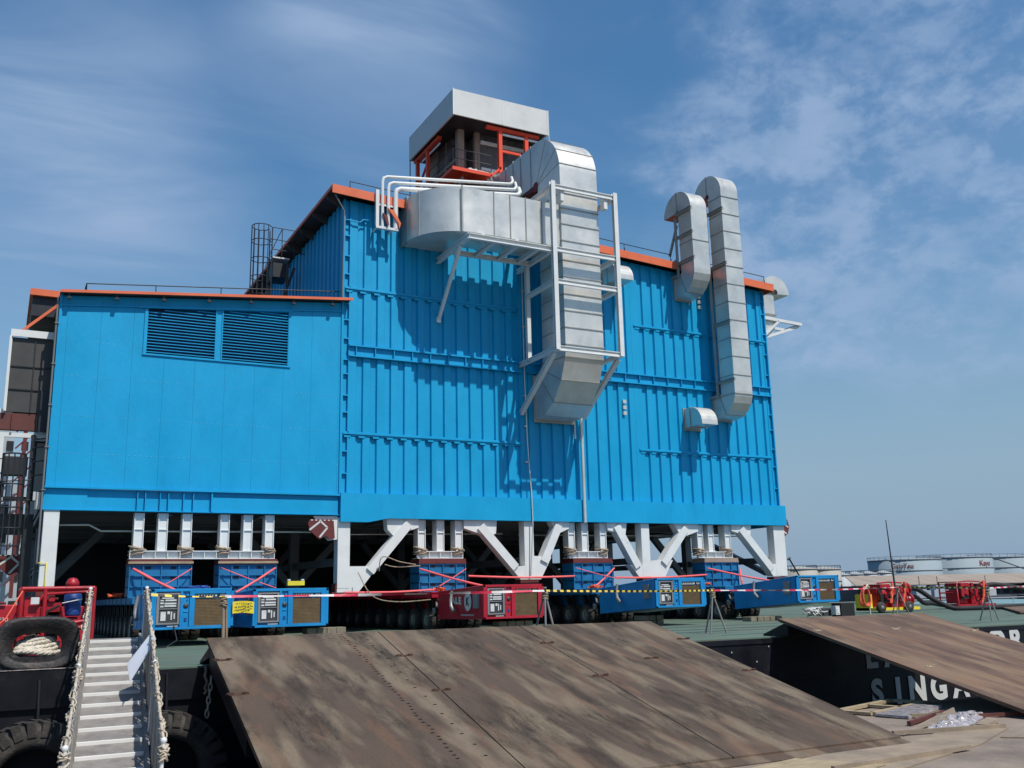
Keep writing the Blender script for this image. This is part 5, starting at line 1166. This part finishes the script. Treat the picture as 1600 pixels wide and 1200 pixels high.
        b=MB(); b.box(X+.5,X+1.1,Y+.05,Y+.14,.55,.95); b.box(X+.4,X+.7,Y+.09,Y+.14,1.0,1.2); b.build('dark_recess','dark',t)
        if k==0:
            for xx in (X+.25,X+2.3):
                b=MB(); b.lathe([(.0,0),(.1,0),(.24,.0),(.28,.05),(.28,.16),(.24,.2),(0,.2)],(xx,Y-.25,.28),'y',20); w=b.build('wheel','tyre',t); q=MB(); q.lathe([(0,-.01),(.1,-.01),(.11,.02)],(xx,Y-.25,.28),'y',12); q.build('rim','rim',w)
        return t
    pump(40.2,36.6,'red pump on yellow wheeled base between the coiled sling and the hoses','yellow',0)
    pump(48.6,38.3,'red pump farther right behind the yellow and black tape, black hose leaving its right end','red',1)
    b=MB(); b.box(.70,2.1,27.3,27.32,.3,1.6)
    for P,r_,l in (([(43.3,37.1,1.2),(43.9,37.0,1.15),(44.6,36.6,.6),(45.0,35.8,.15),(46,35.3,.12),(49.5,35.2,.13),(53,36.5,.14)],.13,'thick black hose running down from the near red pump and along the deck'),
                   ([(43.4,37.1,.62),(44.2,37.4,.75),(45.5,38.0,.4),(46.5,38.2,.35),(48,38.3,.15)],.12,'thick black hose sagging between the two red pumps'),
                   ([(51.9,38.8,1.25),(52.6,38.6,1.3),(54.5,38.0,.95),(56.5,37.5,.2)],.14,'thick black hose from the far red pump falling away to the right edge')):
        b=MB(); b.tube(smooth_path(P,8),r_,10); tag(b.build('rubber_hose','dark'),l,'hose','black hoses of the pumps')
    for x,y,z0,z1,l in ((41.9,36.3,.3,1.55,'orange sling hung over the middle of the near red pump'),(50.5,38.1,.35,1.55,'orange sling knotted over the far red pump'),(40.9,36.2,.5,1.5,'yellow and orange sling on the left end of the near red pump')):
        b=MB(); 
        for q in range(3): b.tube([(x+random.uniform(-.08,.08)+.25*(1-i/6),y-.05*random.random(),z1-(z1-z0)*i/6) for i in range(7)],.05,5)
        tag(b.build('hanging_sling','orange_rope'),l,'sling','slings hung over the pumps')
    t=thing('sling_coil','coil of orange red sling hanging left of the near red pump','sling',(38,33.2,1.1))
    b=MB()
    for q in range(5):
        r_=.30+q*.02; b.tube([(38.35+(.24+.02*q)*math.sin(a)*(1+.1*math.sin(a*2+q)),35.4+.03*q,.82-.46*math.cos(a+.05*q)+.05*math.cos(2*a)) for a in [2*PI*j/16 for j in range(16)]],.045,6,closed=True)
    b.build('coil','orange_rope',t)
    b=MB(); b.tube([(38.3,35.35,1.28),(38.35,35.3,1.42),(38.5,35.35,1.3)],.05,6); b.tube([(38.6,35.5,.0),(38.6,35.5,1.5)],.03,6); b.build('tie','rope',t)
    # junk on deck by the rightmost power pack
    t=thing('cable_pile','tangle of grey cables and valves on the deck beyond the rightmost power pack','cable pile',(35,33.5,0))
    b=MB()
    for q in range(9): b.tube([(33.6+random.uniform(-.5,.6),34.2+random.uniform(-.4,.4),.05+random.random()*.42) for _ in range(7)],.03,5)
    b.build('cable','gauge',t)
    b=MB(); b.box(33.9,34.5,34.0,34.4,.05,.4); b.build('valve_box','panel',t)
    t=thing('dark_case','black square case on the deck under the front of the rightmost power pack','case',(35,33.5,0))
    b=MB(); b.box(34.7,35.55,33.6,34.2,.0,.62); b.build('case_body','dark',t,bevel=.01); q=MB(); q.box(34.35,34.6,33.6,33.9,.1,.5); q.box(34.4,34.55,33.58,33.6,.18,.38); q.build('white_label','gauge',t)
    b=MB(); b.tube([(4.9,31.3,.6),(4.95,30.9,.2),(4.6,30.6,.03),(3.6,30,.03)],.02,5); tag(b.build('cable','black_steel'),'thin black cable from the leftmost power pack down to the deck','cable')
    # mooring chain beside the ramp
    t=thing('mooring_chain','short pale chain hanging on the barge side left of the ramp','chain',(4.1,21.1,0))
    for i in range(6):
        b=MB(); z=-.28-i*.13; c=(4.08-.01*i,21.08,z); pts=[]
        for j in range(12):
            a=2*PI*j/12; u=.035*math.cos(a); v=.085*math.sin(a); pts.append((c[0]+(u if i%2 else 0),c[1]+(0 if i%2 else u),c[2]+v))
        b.tube(pts,.018,6,closed=True); b.build('chain_link','rope',t)
    b=MB()
    P=[(3.98+random.uniform(-.04,.04),21.05,.0-.06*i) for i in range(10)]; b.tube(P,.03,5); tag(b.build('frayed_rope','ropebrown'),'frayed reddish rope end hanging beside the pale chain','rope')
    b=MB(); b.box(-.7,.02,19.9,20.15,-2.6,-.35); b.box(-.2,.03,19.85,19.9,-2.6,-.5)
    tag(b.build('orange_float','orange_rope'),'sliver of orange float at the left edge beside the tyre','float')
def debris():
    z=-1.42
    def ply(P,label,zz,mt='ply',th=.02,tilt=0):
        b=MB(); vs=[(x,y,zz+(tilt*i)) for i,(x,y) in enumerate(P)]; k=len(P); vs+=[(x,y,q+th) for x,y,q in vs]
        b.add(vs,[tuple(range(k))[::-1],tuple(range(k,2*k))]+[(i,(i+1)%k,(i+1)%k+k,i+k) for i in range(k)]); tag(b.build('plywood_sheet',mt),label,'plywood sheet','loose plywood and boards on the quay')
    t=thing('pallet','pale timber pallet frame at the quay edge behind the wide ramp','pallet',(18,16.4,z))
    for (a,b_) in (((16.7,16.55),(19.2,17.3)),((16.9,15.75),(19.5,16.5)),((16.7,16.55),(16.9,15.75)),((19.2,17.3),(19.5,16.5)),((18.0,16.9),(18.2,16.1))):
        b=MB(); b.bar((*a,z+.05),(*b_,z+.05),.16,.06); b.build('board','wood',t)
    b=MB(); b.hexa([(17.0,14.9,z+.01),(19.0,15.7,z+.01),(18.7,16.2,z+.03),(16.8,15.6,z+.03),(17.0,14.9,z+.07),(19.0,15.7,z+.09),(18.7,16.2,z+.09),(16.8,15.6,z+.07)]); tag(b.build('wrapped_package','plastic'),'flat package in crumpled clear plastic beside the pale pallet','package')
    # crumpled plastic sheet
    b=MB(); nx,ny=44,16; vs=[]
    for i in range(nx+1):
        for j in range(ny+1):
            u,v=i/nx,j/ny; x=15.9+2.9*u+.2*v; y=13.5+1.15*u+.9*(v-.5)*(1-.55*abs(u-.5)*1.3)
            e=math.sin(PI*u)**.5*math.sin(PI*v)**.5; vs.append((x+random.uniform(-.03,.03),y+random.uniform(-.03,.03),z+.015+e*(.05+.05*random.random()+.04*math.sin(u*17+v*9)+.03*math.sin(v*21-u*13))))
    b.add(vs,[(i*(ny+1)+j,(i+1)*(ny+1)+j,(i+1)*(ny+1)+j+1,i*(ny+1)+j+1) for i in range(nx) for j in range(ny)],False); o=b.build('plastic_wrap','plastic'); tag(o,'crumpled heap of clear plastic wrap between the boards on the quay','plastic wrap')
    ply([(13.9,12.45),(16.2,13.4),(17.4,12.9),(15.3,11.9)],'plywood sheet lying just beyond the lower right corner of the ramp',z+.006)
    ply([(15.0,13.3),(16.3,14.0),(18.9,15.3),(17.6,14.2)],'long sheet with a dark edge lifting under the plastic wrap',z+.03,tilt=.02)
    ply([(10.6,12.3),(14.0,12.9),(15.3,11.9),(12.3,11.0)],'large plywood sheet along the lower end of the ramp',z+.004)
    ply([(9.0,11.9),(11.6,12.5),(12.3,11.3),(9.9,10.6)],'light plywood sheet at the bottom edge of the photo',z+.03,'wood',.012)
    ply([(16.2,12.2),(17.6,12.6),(17.9,12.2),(16.6,11.8)],'small plywood offcut right of the ramp corner',z+.005)
    for i,(a,b_,w,l) in enumerate((((16.9,13.1),(17.9,13.6),.22,'short orange timber block right of the plastic wrap'),((14.9,13.45),(17.3,12.9),.07,'long thin batten in front of the plastic wrap'),((17.9,14.3),(19.6,13.7),.06,'dark strip of wood on the bare quay floor'),((11.3,11.4),(14.6,11.6),.07,'pale batten lying along the edge of the big plywood sheet'),((17.2,15.0),(17.9,14.6),.07,'pale broken batten by the wrapped package'),((16.2,14.2),(18.2,15.0),.08,'dark edged board between package and plastic wrap'))):
        b=MB(); b.bar((*a,z+.06),(*b_,z+.06),w,.07); tag(b.build('timber_batten','ply' if i not in (2,5) else 'brick_brown'),l,'batten','loose battens on the quay')
# ================================================================ far background
def far():
    def tank(cx,cy,r,z1,label,mt='tank',txt=None,tz=7,tx=0,size=2.0):
        t=thing('storage_tank',label,'storage tank',(cx,cy,-3),'storage tanks on the far shore')
        b=MB(); b.lathe([(r,0),(r,z1+3),(r-.1,z1+3),(0,z1+3.7)],(cx,cy,-3),'z',40); b.build('tank_shell',mt,t)
        b=MB(); b.lathe([(r+.12,0),(r+.12,.25),(r,.25)],(cx,cy,z1-.4),'z',40); b.lathe([(r+.1,0),(r+.1,.2),(r,.2)],(cx,cy,z1-3.6),'z',40); b.build('wind_girder','shade',t)
        b=MB(); 
        for i in range(30):
            a=2*PI*i/30; b.tube([(cx+r*math.cos(a),cy+r*math.sin(a),z1),(cx+r*math.cos(a),cy+r*math.sin(a),z1+.8)],.05,4)
        b.tube([(cx+r*math.cos(2*PI*i/40),cy+r*math.sin(2*PI*i/40),z1+.8) for i in range(40)],.05,4,closed=True); b.build('top_railing','shade',t)
        if txt:
            o=text(txt,'lettering',size,(0,0,0),Matrix.Identity(3),'red_letter',t,bold=.04)
            for v in o.data.vertices:
                x=v.co.x; yy=v.co.y; d_=v.co.z; al=tx+x/r; v.co=((cx+(r+.12)*math.sin(al)),cy-(r+.12)*math.cos(al)-d_*.0,tz+yy)
    tank(247,212,10.6,9.6,'pale storage tank with faded red word, leftmost of the big tanks',txt='GalaTex',tz=6.9,tx=-1.22,size=1.9)
    tank(268.5,211,11.0,10.2,'pale storage tank with a red word high on its right side',txt='Kayo',tz=7.4,tx=-.22,size=2.3)
    tank(292,212,11.2,10.3,'pale storage tank cut by the right edge of the photo')
    tank(197,205,4.9,7.0,'left one of the pair of beige tanks behind the rightmost power pack','tank_beige'); tank(206.3,205,4.6,6.9,'right one of the pair of beige tanks behind the rightmost power pack','tank_beige')
    for i,(x,l) in enumerate(((219,'first of the small white tanks left of the mast'),(224.5,'middle of the small white tanks left of the mast'),(230,'third of the small white tanks left of the mast'),(236.5,'small white tank just right of the mast'))): tank(x,211,2.6,5.4+.15*i,l,'ship')
    w=thing('warehouse','long low brown roofed warehouse in front of the storage tanks','warehouse',(250,195,-3))
    b=MB(); b.prism([(188,1.7),(206,4.5),(216,4.8),(189,1.7)],'x',0,0.001) if False else b.hexa([(200,188,1.9),(330,188,1.9),(330,200,4.8),(209,200,4.5),(200,188,2.1),(330,188,2.1),(330,200,5.0),(209,200,4.7)]); b.build('roof','roofbrown',w)
    b=MB(); b.box(202,330,190,199.5,-3,1.85); b.build('wall','shade',w)
    b=MB()
    for i in range(28): b.box(203+i*4.5,205.5+i*4.5,189.8,190,-.8,1.0)
    build_each(b,'bay_opening','dark',w)
    for x,l in ((150,'x'),): pass
    g=MB(); g.prism([(170,190),(400,184),(500,400),(170,400)],'z',-4,-2.4); struct(g.build('far_shore','shade'))
    # crane
    c=thing('crawler_crane','lattice boom crane leaning over the tanks at the right edge','crane',(272,185,-2))
    b=MB(); A=Vector((270,183,3.4));B=Vector((296,186,24)); u=(B-A).normalized(); n=Vector((-u.z,0,u.x))*.7
    for s in (-1,1):
        for yy in (-.6,.6): b.tube([A+n*s+Vector((0,yy,0)),B+n*s*.6+Vector((0,yy,0))],.17,5)
    for i in range(26):
        p=A.lerp(B,i/26);q=A.lerp(B,(i+1)/26); b.tube([p+n,q-n] if i%2 else [p-n,q+n],.10,4)
    b.build('boom','shade',c)
    b=MB(); b.tube([(249,183,9),(267,183,4.6)],.16,4); b.tube([(262,183,5),(270,183,2.2)],.06,4); b.tube([(272,183,6),(284,184,18)],.05,4); b.build('cable','shade',c)
    b=MB(); b.box(267,273,181,186,-2.4,2.9); b.box(268,271,180.5,181,1.4,2.7); b.build('crane_cab','shade',c)
    b=MB(); b.tube([(189.1,200,9.6),(192.5,200,4.6)],.22,5); b.tube([(188.6,200,9.3),(189.4,200,9.8)],.3,5); b.box(190.5,195,199,202,-2.4,4.8)
    tag(b.build('davit_boom','black_steel'),'thin dark boom rising behind the rightmost power pack','boom')
    # boats
    def boat(x,y,L,label,cab=True,mt='boat'):
        t=thing('moored_boat',label,'boat',(x,y,-3),'boats moored on the far side')
        b=MB(); b.prism([(x-L/2,-3.1),(x+L/2-1,-3.1),(x+L/2,-1.2),(x-L/2,-1.5)],'y',y,y+4); b.build('hull','shade',t)
        b=MB(); b.box(x-L*.2,x+L*.15,y+.6,y+3.4,-1.5,.5); b.box(x-L*.12,x+L*.08,y+1,y+3,.5,1.7); b.build('wheelhouse',mt,t)
        b=MB(); b.box(x-L*.11,x+L*.07,y+.97,y+1,.8,1.35); b.tube([(x,y+2,1.7),(x,y+2,4)],.08,5); b.build('window','dark',t)
    boat(238,176,14,'white tug like boat seen between the two red pumps',mt='ship'); boat(262,178,12,'small pale boat seen right of the far red pump',mt='ship'); boat(219,176,16,'grey low boat behind the coiled orange sling'); boat(205,170,15,'grey boat next to the rightmost power pack'); boat(276,172,15,'grey boat at the right edge behind the hose')
    # pontoon with pale deck beyond the barge
    p=thing('moored_pontoon','pale teal flat pontoon moored beyond the barge','pontoon',(110,100,-3)); b=MB(); b.box(75,150,80,112,-3.2,-1.0); b.build('pontoon_hull','teal',p); b=MB()
    for i in range(12): b.tube([(76+i*6,80.2,-1),(76+i*6,80.2,-.2)],.05,4)
    b.tube([(76,80.2,-.2),(142,80.2,-.2)],.05,4); b.build('rail','ship',p)
    # ship behind the stair tower at the far left
    s=thing('moored_ship','white ship superstructure far behind the stair tower at the left edge','ship',(0,95,-3))
    b=MB(); b.box(-12,2.6,92,100,-3,5.5); b.box(-9,1.8,93,99,5.5,11.5); b.box(-6,.6,94,98,11.5,16.5); b.build('superstructure','ship',s)
    b=MB()
    for z in (1.0,3.4,6.6,9.0,12.6,14.6):
        for i in range(9):
            x=-8+i*1.15
            if x<1.6: b.box(x,x+.55,91.9 if z<5 else 92.9 if z<11 else 93.9,91.99 if z<5 else 92.99 if z<11 else 93.99,z,z+.8)
    b.build('window','dark',s)
    b=MB(); b.bar((1.3,90,2),(1.4,90,19),.3); 
    for i in range(12): b.bar((.7,90,3+i*1.4),(1.9,90,4.3+i*1.4),.12)
    b.build('lattice_mast','maroon',s)
M['teal']=mat('pale_teal_paint',(.17,.29,.31),.7,var=.15,vscale=.3)
setting(); barge(); module(); trailers(); supports(); ramps(); gangway(); barriers(); machines(); debris(); far()
fender(.92,-1.95,'big worn black tyre hung on the hull left of the gangway'); fender(3.22,-1.95,'big worn black tyre hung on the hull between gangway and ramp')
